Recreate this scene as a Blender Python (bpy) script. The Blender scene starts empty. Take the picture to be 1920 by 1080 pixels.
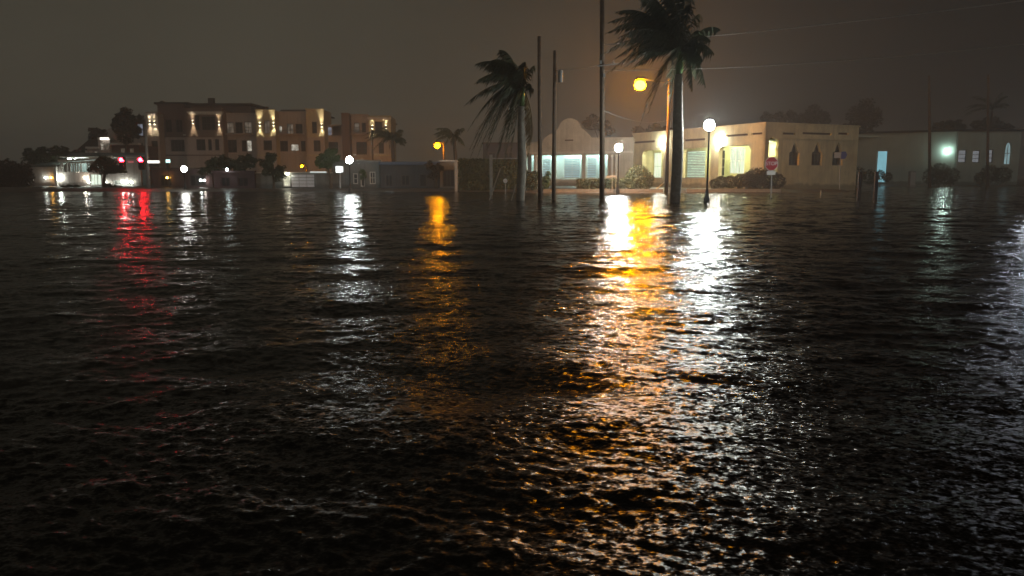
import bpy, bmesh, math, random
import numpy as np
from mathutils import Vector, Matrix
from mathutils.geometry import tessellate_polygon

R = math.radians
random.seed(7)
rng = np.random.default_rng(11)
scene = bpy.context.scene
col = scene.collection

# ------------------------------------------------------------------ camera
CAM_H = 1.4
FPX = 1440.0
PITCH = math.atan(210.0 / 1440.0)
cam_d = bpy.data.cameras.new("camera")
cam_d.lens = 27.0
cam_d.sensor_width = 36.0
cam_d.clip_start = 0.05
cam_d.clip_end = 3000.0
cam = bpy.data.objects.new("camera", cam_d)
cam.location = (0, 0, CAM_H)
cam.rotation_euler = (math.pi / 2 - PITCH, 0, 0)
col.objects.link(cam)
scene.camera = cam

# ------------------------------------------------------------------ sky
world = bpy.data.worlds.new("World")
scene.world = world
world.use_nodes = True
wn, wl = world.node_tree.nodes, world.node_tree.links
wn.clear()
w_out = wn.new("ShaderNodeOutputWorld")
w_add = wn.new("ShaderNodeAddShader")
w_sky = wn.new("ShaderNodeTexSky")
w_sky.sky_type = 'NISHITA'
w_sky.sun_disc = False
w_sky.sun_elevation = R(-6.0)
w_sky.sun_rotation = R(200)
w_bg = wn.new("ShaderNodeBackground")
w_bg.inputs[1].default_value = 0.05
wl.new(w_sky.outputs[0], w_bg.inputs[0])
# low cloud lit from below by the town: warmer and brighter over the left, dim over the right
w_tc = wn.new("ShaderNodeTexCoord")
w_sep = wn.new("ShaderNodeSeparateXYZ")
wl.new(w_tc.outputs['Generated'], w_sep.inputs[0])
w_rx = wn.new("ShaderNodeMapRange")
w_rx.interpolation_type = 'SMOOTHSTEP'
w_rx.inputs[1].default_value = -0.25
w_rx.inputs[2].default_value = 0.5
wl.new(w_sep.outputs['X'], w_rx.inputs[0])
w_mix = wn.new("ShaderNodeMixRGB")
w_mix.inputs[1].default_value = (0.050, 0.0450, 0.0330, 1)
w_mix.inputs[2].default_value = (0.0100, 0.0090, 0.0082, 1)
wl.new(w_rx.outputs[0], w_mix.inputs[0])
w_rz = wn.new("ShaderNodeMapRange")
w_rz.inputs[1].default_value = 0.0
w_rz.inputs[2].default_value = 0.55
w_rz.inputs[3].default_value = 1.15
w_rz.inputs[4].default_value = 0.70
wl.new(w_sep.outputs['Z'], w_rz.inputs[0])
w_no = wn.new("ShaderNodeTexNoise")
w_no.inputs['Scale'].default_value = 2.6
w_no.inputs['Detail'].default_value = 6
wl.new(w_tc.outputs['Generated'], w_no.inputs['Vector'])
w_rn = wn.new("ShaderNodeMapRange")
w_rn.inputs[3].default_value = 0.72
w_rn.inputs[4].default_value = 1.28
wl.new(w_no.outputs['Fac'], w_rn.inputs[0])
w_mul = wn.new("ShaderNodeMath"); w_mul.operation = 'MULTIPLY'
wl.new(w_rz.outputs[0], w_mul.inputs[0]); wl.new(w_rn.outputs[0], w_mul.inputs[1])
w_glow = wn.new("ShaderNodeBackground")
wl.new(w_mix.outputs[0], w_glow.inputs[0]); wl.new(w_mul.outputs[0], w_glow.inputs[1])
wl.new(w_bg.outputs[0], w_add.inputs[0]); wl.new(w_glow.outputs[0], w_add.inputs[1])
wl.new(w_add.outputs[0], w_out.inputs['Surface'])

# dim sky-glow fill added behind the camera for the facades (night: turned far down)
sun_d = bpy.data.lights.new("sun", 'SUN')
sun_d.energy = 0.19
sun_d.angle = R(60)
sun_d.color = (1.0, 0.92, 0.82)
sun = bpy.data.objects.new("sun", sun_d)
sun.rotation_euler = (R(66), 0, R(12))
col.objects.link(sun)

vs = scene.view_settings
vs.view_transform = 'Standard'
vs.look = 'None'
vs.exposure = 0.0
vs.gamma = 1.0
vs.use_curve_mapping = False
cy = scene.cycles
cy.use_denoising = True
cy.max_bounces = 5
cy.diffuse_bounces = 2
cy.glossy_bounces = 3
cy.transmission_bounces = 2
cy.volume_bounces = 0
cy.caustics_reflective = False
cy.caustics_refractive = False
cy.sample_clamp_indirect = 4.0
cy.sample_clamp_direct = 0.0

# strengths of the lamps (radiance of the glowing surfaces)
K_WHITE = 520.0
K_ORANGE = 950.0
HAZE = 0.0024

# ------------------------------------------------------------------ pixel rays of the photograph -> places in the world
CT, ST = math.cos(PITCH), math.sin(PITCH)
def ray(px, py):
    u = (px - 960.0) / FPX
    v = (540.0 - py) / FPX
    return u, CT + ST * v, -ST + CT * v
def P(px, py, Y):
    a, b, c = ray(px, py)
    t = Y / b
    return Vector((a * t, Y, CAM_H + c * t))
def PX(px, Y, py=330):
    return P(px, py, Y).x
def PZ(py, Y):
    return P(960, py, Y).z
def MPP(Y):                       # metres per photograph pixel at depth Y
    return Y / FPX

# ------------------------------------------------------------------ materials
MATS = {}
def mat(name, c, rough=0.7, var=0.25, scale=3.0, bump=0.0, metal=0.0, spec=0.5, bscale=None, stain=0.0, tide=0.0):
    if name in MATS:
        return MATS[name]
    m = bpy.data.materials.new(name)
    m.use_nodes = True
    nt = m.node_tree
    b = nt.nodes["Principled BSDF"]
    tc = nt.nodes.new("ShaderNodeTexCoord")
    no = nt.nodes.new("ShaderNodeTexNoise")
    no.inputs['Scale'].default_value = scale
    no.inputs['Detail'].default_value = 5
    no.inputs['Roughness'].default_value = 0.65
    nt.links.new(tc.outputs['Object'], no.inputs['Vector'])
    rp = nt.nodes.new("ShaderNodeValToRGB")
    rp.color_ramp.elements[0].position = 0.25
    rp.color_ramp.elements[1].position = 0.75
    rp.color_ramp.elements[0].color = tuple(max(0, x * (1 - var)) for x in c) + (1,)
    rp.color_ramp.elements[1].color = tuple(min(1, x * (1 + var)) for x in c) + (1,)
    nt.links.new(no.outputs['Fac'], rp.inputs[0])
    last = rp.outputs[0]
    if stain > 0:                 # rain streaks that run down a wall
        mp = nt.nodes.new("ShaderNodeMapping")
        mp.inputs['Scale'].default_value = (2.2, 2.2, 0.12)
        nt.links.new(tc.outputs['Object'], mp.inputs[0])
        n2 = nt.nodes.new("ShaderNodeTexNoise")
        n2.inputs['Scale'].default_value = 1.6
        n2.inputs['Detail'].default_value = 6
        nt.links.new(mp.outputs[0], n2.inputs['Vector'])
        r2 = nt.nodes.new("ShaderNodeMapRange")
        r2.inputs[1].default_value = 0.45
        r2.inputs[2].default_value = 0.75
        r2.inputs[3].default_value = 1.0
        r2.inputs[4].default_value = 1.0 - stain
        nt.links.new(n2.outputs['Fac'], r2.inputs[0])
        mx = nt.nodes.new("ShaderNodeMixRGB"); mx.blend_type = 'MULTIPLY'
        mx.inputs[0].default_value = 1.0
        nt.links.new(last, mx.inputs[1]); nt.links.new(r2.outputs[0], mx.inputs[2])
        last = mx.outputs[0]
    if tide > 0:                  # damp, muddy foot of a wall, up to the height the water has reached
        gp = nt.nodes.new("ShaderNodeNewGeometry")
        sp = nt.nodes.new("ShaderNodeSeparateXYZ"); nt.links.new(gp.outputs['Position'], sp.inputs[0])
        nn = nt.nodes.new("ShaderNodeTexNoise"); nn.inputs['Scale'].default_value = 1.3; nn.inputs['Detail'].default_value = 5
        nt.links.new(gp.outputs['Position'], nn.inputs['Vector'])
        ma = nt.nodes.new("ShaderNodeMath"); ma.operation = 'MULTIPLY_ADD'; ma.inputs[1].default_value = -0.9
        nt.links.new(nn.outputs['Fac'], ma.inputs[0]); nt.links.new(sp.outputs['Z'], ma.inputs[2])
        mt_ = nt.nodes.new("ShaderNodeMapRange"); mt_.inputs[1].default_value = 0.05; mt_.inputs[2].default_value = 0.3
        mt_.inputs[3].default_value = 1.0 - tide; mt_.inputs[4].default_value = 1.0
        nt.links.new(ma.outputs[0], mt_.inputs[0])
        mx = nt.nodes.new("ShaderNodeMixRGB"); mx.blend_type = 'MULTIPLY'; mx.inputs[0].default_value = 1.0
        nt.links.new(last, mx.inputs[1]); nt.links.new(mt_.outputs[0], mx.inputs[2])
        last = mx.outputs[0]
    nt.links.new(last, b.inputs['Base Color'])
    b.inputs['Roughness'].default_value = rough
    b.inputs['Metallic'].default_value = metal
    b.inputs['Specular IOR Level'].default_value = spec
    if bump > 0:
        n3 = nt.nodes.new("ShaderNodeTexNoise")
        n3.inputs['Scale'].default_value = bscale or scale * 8
        n3.inputs['Detail'].default_value = 4
        nt.links.new(tc.outputs['Object'], n3.inputs['Vector'])
        bp = nt.nodes.new("ShaderNodeBump")
        bp.inputs['Strength'].default_value = bump
        bp.inputs['Distance'].default_value = 0.03
        nt.links.new(n3.outputs['Fac'], bp.inputs['Height'])
        nt.links.new(bp.outputs[0], b.inputs['Normal'])
    MATS[name] = m
    return m

def emis(name, c, s, var=0.0, scale=(3, 3, 3)):
    """something that gives off light; var > 0 gives it uneven brightness (things and curtains behind a lit pane)"""
    if name in MATS:
        return MATS[name]
    m = bpy.data.materials.new(name)
    m.use_nodes = True
    nt = m.node_tree
    nt.nodes.clear()
    o = nt.nodes.new("ShaderNodeOutputMaterial")
    e = nt.nodes.new("ShaderNodeEmission")
    e.inputs[0].default_value = tuple(c) + (1,)
    e.inputs[1].default_value = s
    if var > 0:
        tc = nt.nodes.new("ShaderNodeTexCoord")
        mp = nt.nodes.new("ShaderNodeMapping")
        mp.inputs['Scale'].default_value = scale
        nt.links.new(tc.outputs['Object'], mp.inputs[0])
        no = nt.nodes.new("ShaderNodeTexNoise")
        no.inputs['Scale'].default_value = 1.0
        no.inputs['Detail'].default_value = 3
        nt.links.new(mp.outputs[0], no.inputs['Vector'])
        mr = nt.nodes.new("ShaderNodeMapRange")
        mr.inputs[1].default_value = 0.3
        mr.inputs[2].default_value = 0.7
        mr.inputs[3].default_value = s * (1 - var)
        mr.inputs[4].default_value = s * (1 + var)
        nt.links.new(no.outputs['Fac'], mr.inputs[0])
        nt.links.new(mr.outputs[0], e.inputs[1])
    nt.links.new(e.outputs[0], o.inputs['Surface'])
    MATS[name] = m
    return m

def leafmat(name, c, rough=0.55, var=0.5):
    if name in MATS:
        return MATS[name]
    m = mat(name, c, rough, var, 1.7, spec=0.35)
    b = m.node_tree.nodes["Principled BSDF"]
    return m

# ------------------------------------------------------------------ mesh builder
class MB:
    def __init__(self):
        self.v, self.f = [], []
    def add(self, vs_, fs_):
        n = len(self.v)
        self.v.extend(Vector(p) for p in vs_)
        self.f.extend(tuple(i + n for i in f) for f in fs_)
        return self
    def box(self, c, size, rot=None):
        hx, hy, hz = size[0] / 2, size[1] / 2, size[2] / 2
        vs_ = [Vector((x, y, z)) for x in (-hx, hx) for y in (-hy, hy) for z in (-hz, hz)]
        if rot is not None:
            vs_ = [rot @ p for p in vs_]
        c = Vector(c)
        return self.add([p + c for p in vs_], [(0, 1, 3, 2), (4, 6, 7, 5), (0, 4, 5, 1), (2, 3, 7, 6), (0, 2, 6, 4), (1, 5, 7, 3)])
    def tube(self, pts, rad, n=8, cap=True):
        pts = [Vector(p) for p in pts]
        if not hasattr(rad, '__len__'):
            rad = [rad] * len(pts)
        vs_, fs_ = [], []
        for i, p in enumerate(pts):
            a = pts[min(i + 1, len(pts) - 1)] - pts[max(i - 1, 0)]
            a.normalize()
            ref = Vector((0, 1, 0)) if abs(a.y) < 0.9 else Vector((1, 0, 0))
            s = a.cross(ref).normalized()
            t = a.cross(s).normalized()
            for k in range(n):
                q = 2 * math.pi * k / n
                vs_.append(p + (s * math.cos(q) + t * math.sin(q)) * rad[i])
        for i in range(len(pts) - 1):
            for k in range(n):
                k2 = (k + 1) % n
                fs_.append((i * n + k, i * n + k2, (i + 1) * n + k2, (i + 1) * n + k))
        if cap:
            fs_.append(tuple(range(n - 1, -1, -1)))
            fs_.append(tuple((len(pts) - 1) * n + k for k in range(n)))
        return self.add(vs_, fs_)
    def lathe(self, c, prof, n=14):
        c = Vector(c)
        return self.tube([c + Vector((0, 0, z + 1e-5 * i)) for i, (r, z) in enumerate(prof)], [max(r, 0.002) for r, z in prof], n)
    def ball(self, c, r, n=14, sz=1.0):
        m = n // 2 + 1
        prof = []
        for i in range(m):
            a = -math.pi / 2 + math.pi * i / (m - 1)
            prof.append((r * math.cos(a), r * sz * math.sin(a)))
        return self.lathe(c, prof, n)
    def obj(self, name, m, parent=None, smooth=False):
        base = parent_loc(parent) if parent is not None else Vector((0, 0, 0))
        me = bpy.data.meshes.new(name)
        me.from_pydata([tuple(p - base) for p in self.v], [], self.f)
        me.update()
        if smooth:
            me.polygons.foreach_set("use_smooth", [True] * len(me.polygons))
        if m is not None:
            me.materials.append(m)
        o = bpy.data.objects.new(name, me)
        col.objects.link(o)
        if parent is not None:
            o.parent = parent
        return o

def parent_loc(o):
    p = Vector((0, 0, 0))
    while o is not None:
        p += o.location
        o = o.parent
    return p
def tag(o, label=None, cat=None, group=None, kind=None):
    if label: o["label"] = label
    if cat: o["category"] = cat
    if group: o["group"] = group
    if kind: o["kind"] = kind
    return o
def thing(name, label, cat, loc, group=None):
    o = bpy.data.objects.new(name, None)
    o.empty_display_size = 0.2
    col.objects.link(o)
    o.location = loc
    return tag(o, label, cat, group)
def copy_thing(src, label, loc, group=None, rotz=None):
    def cp(o, par):
        c = o.copy()
        col.objects.link(c)
        c.parent = par
        for ch in o.children:
            cp(ch, c)
        return c
    r = cp(src, None)
    r.location = loc
    if rotz is not None:
        r.rotation_euler.z = rotz
    r["label"] = label
    if group: r["group"] = group
    return r

# ------------------------------------------------------------------ facades: a vertical plane, s along it, z up, depth inwards
class Fac:
    def __init__(self, c, d):
        self.c = Vector((c[0], c[1]))
        self.d = Vector((d[0], d[1])).normalized()
        n = Vector((self.d.y, -self.d.x))
        if n.dot(self.c) < 0:
            n = -n
        self.n = n                      # away from the camera
    def off(self, depth):
        q = self.c + self.n * depth
        return Fac((q.x, q.y), (self.d.x, self.d.y))
    def pt(self, s, z, dep=0.0):
        q = self.c + self.d * s + self.n * dep
        return Vector((q.x, q.y, z))
    def sz(self, px, py):
        a, b, c = ray(px, py)
        t = self.c.dot(self.n) / (a * self.n.x + b * self.n.y)
        s = (Vector((a * t, b * t)) - self.c).dot(self.d)
        return s, CAM_H + c * t
    def rect(self, x0, y0, x1, y1, z0=None, z1=None):
        ym = (y0 + y1) / 2
        s0, s1 = self.sz(x0, ym)[0], self.sz(x1, ym)[0]
        if s0 > s1: s0, s1 = s1, s0
        xm = (x0 + x1) / 2
        za = self.sz(xm, y1)[1] if z0 is None else z0
        zb = self.sz(xm, y0)[1] if z1 is None else z1
        return [(s0, za), (s1, za), (s1, zb), (s0, zb)]
    def poly(self, mb, outline, holes=(), d0=0.0, d1=0.3):
        loops = [outline] + list(holes)
        tris = tessellate_polygon([[Vector((s, z, 0)) for s, z in l] for l in loops])
        flat = [p for l in loops for p in l]
        n = len(flat)
        vs_ = [self.pt(s, z, d0) for s, z in flat] + [self.pt(s, z, d1) for s, z in flat]
        fs_ = [tuple(t) for t in tris] + [tuple(i + n for i in reversed(t)) for t in tris]
        k = 0
        for l in loops:
            for i in range(len(l)):
                j = (i + 1) % len(l)
                fs_.append((k + i, k + j, k + j + n, k + i + n))
            k += len(l)
        return mb.add(vs_, fs_)
    def bar(self, mb, s0, z0, s1, z1, d0, d1):
        return self.poly(mb, [(s0, z0), (s1, z0), (s1, z1), (s0, z1)], (), d0, d1)

def inset(poly, w):
    cs = sum(p[0] for p in poly) / len(poly)
    cz = (min(p[1] for p in poly) + max(p[1] for p in poly)) / 2
    hs = max(abs(p[0] - cs) for p in poly)
    hz = max(abs(p[1] - cz) for p in poly)
    return [(cs + (s - cs) * (1 - w / hs), cz + (z - cz) * (1 - w / hz)) for s, z in poly]

M_WHITE = mat("white_painted_trim", (0.62, 0.60, 0.55), 0.5, 0.12, 4)
M_DARKGLASS = mat("dark_window_glass", (0.016, 0.017, 0.019), 0.08, 0.3, 1.2)
M_DARKFRAME = mat("dark_bronze_frame", (0.05, 0.04, 0.035), 0.45, 0.2, 5)
M_BLACKMETAL = mat("black_painted_metal", (0.022, 0.022, 0.024), 0.4, 0.3, 6, bump=0.1)
M_GALV = mat("galvanised_steel", (0.33, 0.33, 0.33), 0.45, 0.25, 7, metal=0.3)
M_WOOD = mat("weathered_pole_wood", (0.15, 0.105, 0.075), 0.85, 0.45, 5, bump=0.5)
M_TRUNK = mat("palm_trunk_bark", (0.30, 0.27, 0.23), 0.85, 0.35, 4, bump=0.5)
M_BARK = mat("tree_bark", (0.09, 0.07, 0.05), 0.9, 0.4, 6, bump=0.5)
M_DARKROOF = mat("dark_roofing", (0.05, 0.035, 0.03), 0.8, 0.3, 2)
M_CONC = mat("kerb_concrete", (0.33, 0.31, 0.28), 0.75, 0.3, 3, bump=0.3)

def window(fac, poly, parent, pane_m, frame_m=None, dep=0.18, fw=0.07, cross=(1, 1), name="window", pane_thick=0.02, label=None):
    """a window as a part: frame with muntins, and a pane as its own sub-part"""
    frame_m = frame_m or M_WHITE
    mb = MB()
    inn = inset(poly, fw)
    fac.poly(mb, poly, [inn], dep - 0.06, dep + 0.05)
    s0, s1 = min(p[0] for p in inn), max(p[0] for p in inn)
    z0, z1 = min(p[1] for p in inn), max(p[1] for p in inn)
    for i in range(cross[0]):
        s = s0 + (s1 - s0) * (i + 1) / (cross[0] + 1)
        fac.bar(mb, s - fw * .35, z0 + .002, s + fw * .35, z1 - (.002 if len(poly) == 4 else .25), dep - 0.045, dep - 0.004)
    for i in range(cross[1]):
        z = z0 + (z1 - z0) * (i + 1) / (cross[1] + 1)
        fac.bar(mb, s0 + .002, z - fw * .35, s1 - .002, z + fw * .35, dep - 0.05, dep - 0.006)
    w = mb.obj(name, frame_m, parent)
    if label: w["label"] = label
    pm = MB()
    fac.poly(pm, inset(poly, fw * .6), (), dep, dep + pane_thick)
    pm.obj("pane", pane_m, w)
    return w
def blinds(fac, poly, w, m, dep=0.1, pitch=0.13):
    mb = MB()
    s0, s1 = min(p[0] for p in poly) + .1, max(p[0] for p in poly) - .1
    z0, z1 = min(p[1] for p in poly) + .1, max(p[1] for p in poly) - .1
    z = z0
    while z < z1:
        mb.add([fac.pt(s0, z, dep), fac.pt(s1, z, dep), fac.pt(s1, z + pitch * .55, dep - .04), fac.pt(s0, z + pitch * .55, dep - .04)], [(0, 1, 2, 3)])
        z += pitch
    return mb.obj("blind", m, w)

# ------------------------------------------------------------------ ground and water
def shore(x):
    return np.interp(x, [-400, -2, 1.5, 22, 30, 37, 60, 400], [70, 70, 63.5, 64, 68, 104, 106, 106])
gx = np.concatenate([np.linspace(-330, -70, 14), np.linspace(-66, 80, 150), np.linspace(90, 330, 13)])
gy = np.concatenate([np.linspace(-60, 40, 11), np.linspace(44, 58, 6), np.linspace(59, 112, 160), np.linspace(118, 420, 24)])
GX, GY = np.meshgrid(gx, gy)
def gh(x, y):
    dlt = y - shore(x)
    t = np.clip(dlt / 2.2, -1, 1)
    return np.where(t < 0, 0.5 * t, 0.20 * t) + np.clip(dlt - 2, 0, 60) * 0.002 - 0.02
GZ = gh(GX, GY) + rng.normal(0, 0.006, GX.shape)
nx, ny = len(gx), len(gy)
gm = bpy.data.meshes.new("ground")
gv = np.stack([GX.ravel(), GY.ravel(), GZ.ravel()], 1)
idx = np.arange(nx * ny).reshape(ny, nx)
gq = np.stack([idx[:-1, :-1].ravel(), idx[:-1, 1:].ravel(), idx[1:, 1:].ravel(), idx[1:, :-1].ravel()], 1)
gm.from_pydata(gv.tolist(), [], gq.tolist())
gm.materials.append(mat("wet_ground", (0.075, 0.062, 0.05), 0.45, 0.5, 0.7, bump=0.6, bscale=6))
ground = bpy.data.objects.new("ground", gm)
col.objects.link(ground)
tag(ground, kind="structure")

# waves: a sum of many small wind waves; each is left out where the sheet's cells are too big to carry it
az_f = np.arange(R(-46), R(46), 0.0042)
az = np.concatenate([np.arange(R(-180), R(-46), 0.12), az_f, np.arange(R(46), R(180), 0.12)])
rr = [0.25]
while rr[-1] < 150:
    rr.append(rr[-1] + max(0.0125, rr[-1] * 0.0042))
rr = np.array(rr + [165, 185, 215, 260, 320])
AZ, RR = np.meshgrid(az, rr)
WX, WY = RR * np.sin(AZ), RR * np.cos(AZ)
# gusts: patches of livelier and calmer water
def patch(x, y):
    g = 0
    for k in range(7):
        a = rng.uniform(0, 2 * math.pi); l = rng.uniform(3.0, 14.0)
        g = g + np.sin(2 * math.pi * (x * math.cos(a) + y * math.sin(a)) / l + rng.uniform(0, 6.28))
    return np.clip(1 + 0.22 * g, 0.45, 1.7)
GUST = patch(WX, WY)
WZ = np.zeros_like(WX)
cell = np.maximum(0.0125, RR * 0.0042)
N_W = 130
lam = np.exp(np.linspace(math.log(0.055), math.log(2.6), N_W))
for l in lam:
    if l < 0.16: slope = 0.028
    elif l < 0.6: slope = 0.009
    else: slope = 0.0065
    a = rng.normal(R(-100), R(38)) if l > 0.25 else rng.normal(R(-105), R(52))
    k = 2 * math.pi / l
    amp = slope / k * 1.25
    fade = np.clip((l / cell - 3.2) / 3.0, 0, 1)
    kx, ky = k * math.cos(a), k * math.sin(a)
    ph = kx * WX + ky * WY + rng.uniform(0, 6.283)
    # slightly bent crests
    ph = ph + 0.9 * np.sin(0.37 * kx * WY - 0.29 * ky * WX + rng.uniform(0, 6.28)) if l < 0.7 else ph
    s = np.sin(ph)
    WZ += amp * fade * (s + 0.22 * np.cos(2 * ph)) * (GUST if l < 0.7 else 1.0)
nr, na = WX.shape
wv = np.stack([WX.ravel(), WY.ravel(), WZ.ravel()], 1).astype(np.float32)
idx = np.arange(nr * na).reshape(nr, na)
nxt = np.roll(idx, -1, axis=1)
wq = np.stack([idx[:-1].ravel(), nxt[:-1].ravel(), nxt[1:].ravel(), idx[1:].ravel()], 1)[:, ::-1]
wm = bpy.data.meshes.new("water")
nf = len(wq)
wm.vertices.add(len(wv)); wm.vertices.foreach_set("co", wv.ravel())
wm.loops.add(nf * 4); wm.loops.foreach_set("vertex_index", wq.ravel().astype(np.int32))
wm.polygons.add(nf)
wm.polygons.foreach_set("loop_start", np.arange(0, nf * 4, 4, dtype=np.int32))
wm.polygons.foreach_set("use_smooth", np.ones(nf, dtype=bool))
wm.update(calc_edges=True)
m = bpy.data.materials.new("flood_water")
m.use_nodes = True
nt = m.node_tree
pb = nt.nodes["Principled BSDF"]
pb.inputs['Base Color'].default_value = (0.010, 0.008, 0.006, 1)
pb.inputs['Roughness'].default_value = 0.30
pb.inputs['IOR'].default_value = 1.333
pb.inputs['Specular IOR Level'].default_value = 0.30
geo = nt.nodes.new("ShaderNodeNewGeometry")
dist = nt.nodes.new("ShaderNodeVectorMath"); dist.operation = 'LENGTH'
nt.links.new(geo.outputs['Position'], dist.inputs[0])
# roughness falls with distance from the camera: spreads near glints, keeps far reflections crisp
sepw = nt.nodes.new("ShaderNodeSeparateXYZ"); nt.links.new(geo.outputs['Position'], sepw.inputs[0])
rgh = nt.nodes.new("ShaderNodeMapRange")
rgh.inputs[1].default_value = 4.0; rgh.inputs[2].default_value = 26.0
rgh.inputs[3].default_value = 0.28; rgh.inputs[4].default_value = 0.11
nt.links.new(sepw.outputs['Y'], rgh.inputs[0])
nt.links.new(rgh.outputs[0], pb.inputs['Roughness'])
acc = None
mpw = nt.nodes.new("ShaderNodeMapping")          # ripples are longer along their crests
mpw.inputs['Rotation'].default_value = (0, 0, R(14))
mpw.inputs['Scale'].default_value = (0.75, 1.0, 1.0)
nt.links.new(geo.outputs['Position'], mpw.inputs[0])
# fine ripples too small for the sheet: slopes taken straight from noise
for sc, d0, d1, ampl, det in ((76.0, -2, -1, 0.8, 1.0), (31.0, -2, -1, 1.0, 0.9), (13.0, 2.5, 6.5, 0.72, 0.6), (5.5, 5.0, 12.0, 0.5, 0.5), (2.8, 9.0, 18.0, 0.55, 0.5), (1.3, 16.0, 34.0, 0.55, 0.5)):
    n = nt.nodes.new("ShaderNodeTexNoise")
    n.inputs['Scale'].default_value = sc
    n.inputs['Detail'].default_value = det
    nt.links.new(mpw.outputs[0], n.inputs['Vector'])
    sub = nt.nodes.new("ShaderNodeVectorMath"); sub.operation = 'SUBTRACT'
    sub.inputs[1].default_value = (0.5, 0.5, 0.5)
    nt.links.new(n.outputs['Color'], sub.inputs[0])
    mr = nt.nodes.new("ShaderNodeMapRange")
    mr.inputs[1].default_value = d0; mr.inputs[2].default_value = d1
    mr.inputs[3].default_value = 0.0; mr.inputs[4].default_value = ampl
    nt.links.new(dist.outputs['Value'], mr.inputs[0])
    far_fade = nt.nodes.new("ShaderNodeMapRange")  # ripple slopes reduced with distance to narrow the far lamp reflections
    far_fade.interpolation_type = 'SMOOTHSTEP'
    far_fade.inputs[1].default_value = 2.5; far_fade.inputs[2].default_value = 30.0
    far_fade.inputs[3].default_value = 1.0; far_fade.inputs[4].default_value = 0.36 if sc > 20 else 0.7
    nt.links.new(dist.outputs['Value'], far_fade.inputs[0])
    mm = nt.nodes.new("ShaderNodeMath"); mm.operation = 'MULTIPLY'
    nt.links.new(mr.outputs[0], mm.inputs[0]); nt.links.new(far_fade.outputs[0], mm.inputs[1])
    scn = nt.nodes.new("ShaderNodeVectorMath"); scn.operation = 'SCALE'
    nt.links.new(sub.outputs[0], scn.inputs[0]); nt.links.new(mm.outputs[0], scn.inputs['Scale'])
    if acc is None:
        acc = scn.outputs[0]
    else:
        ad = nt.nodes.new("ShaderNodeVectorMath")
        nt.links.new(acc, ad.inputs[0]); nt.links.new(scn.outputs[0], ad.inputs[1])
        acc = ad.outputs[0]
gn = nt.nodes.new("ShaderNodeTexNoise")
gn.inputs['Scale'].default_value = 0.32; gn.inputs['Detail'].default_value = 3.0
nt.links.new(mpw.outputs[0], gn.inputs['Vector'])
gr = nt.nodes.new("ShaderNodeMapRange")
gr.inputs[1].default_value = 0.32; gr.inputs[2].default_value = 0.66
gr.inputs[3].default_value = 0.5; gr.inputs[4].default_value = 1.2
nt.links.new(gn.outputs['Fac'], gr.inputs[0])
gs = nt.nodes.new("ShaderNodeVectorMath"); gs.operation = 'SCALE'
nt.links.new(acc, gs.inputs[0]); nt.links.new(gr.outputs[0], gs.inputs['Scale'])
acc = gs.outputs[0]
flat = nt.nodes.new("ShaderNodeVectorMath"); flat.operation = 'MULTIPLY'
flat.inputs[1].default_value = (1.0, 1.0, 0.0)
nt.links.new(acc, flat.inputs[0])
adn = nt.nodes.new("ShaderNodeVectorMath")
nt.links.new(geo.outputs['Normal'], adn.inputs[0]); nt.links.new(flat.outputs[0], adn.inputs[1])
nrm = nt.nodes.new("ShaderNodeVectorMath"); nrm.operation = 'NORMALIZE'
nt.links.new(adn.outputs[0], nrm.inputs[0])
nt.links.new(nrm.outputs[0], pb.inputs['Normal'])
wm.materials.append(m)
water = bpy.data.objects.new("water", wm)
col.objects.link(water)
tag(water, kind="structure")

# kerb along the flooded street
mb = MB()
for x0, x1, y in ((2.6, 12.6, 64.6), (14.6, 22.5, 64.9)):
    n = max(1, int((x1 - x0) / 1.6))
    for i in range(n):
        a = x0 + (x1 - x0) * i / n
        mb.box((a + (x1 - x0) / n / 2, y, 0.14), ((x1 - x0) / n - 0.02, 0.28, 0.36))
kerb = mb.obj("kerb", M_CONC)
tag(kerb, kind="structure")

# ------------------------------------------------------------------ corner building with the arcade (right of centre)
def arc_pts(s0, s1, z_spring, rise, n=10, pointed=False):
    out = []
    cs = (s0 + s1) / 2
    for i in range(n + 1):
        t = i / n
        s = s1 + (s0 - s1) * t
        x = (s - cs) / ((s1 - s0) / 2)
        if pointed:
            z = z_spring + rise * (1 - abs(x)) ** 0.75
        else:
            z = z_spring + rise * math.sqrt(max(0, 1 - x * x))
        out.append((s, z))
    return out

M_STUCCO = mat("cream_stucco", (0.66, 0.59, 0.38), 0.85, 0.2, 0.9, bump=0.25, bscale=30, stain=0.2, tide=.5)
M_STUCCO_IN = mat("pale_yellow_inner_wall", (0.62, 0.60, 0.34), 0.8, 0.1, 1.5)
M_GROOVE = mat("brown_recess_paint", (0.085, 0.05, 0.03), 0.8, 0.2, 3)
CORNER = P(1432, 330, 70)
ZB = 0.15
u_ = Vector((0.90, 0.43)).normalized()
v_ = Vector((-0.43, 0.90)).normalized()
fR = Fac((CORNER.x, CORNER.y), u_)          # right facade, s to the right
fF = Fac((CORNER.x, CORNER.y), v_)          # front arcade facade, s away to the left
Z_TOP = fR.sz(1433, 231.5)[1]
LEN_R = fR.sz(1607, 300)[0]
LEN_F = fF.sz(1186, 300)[0]
bld = thing("corner_building", "cream stucco corner building with lit arcade and three pointed windows", "building", (CORNER.x, CORNER.y, ZB))

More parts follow.
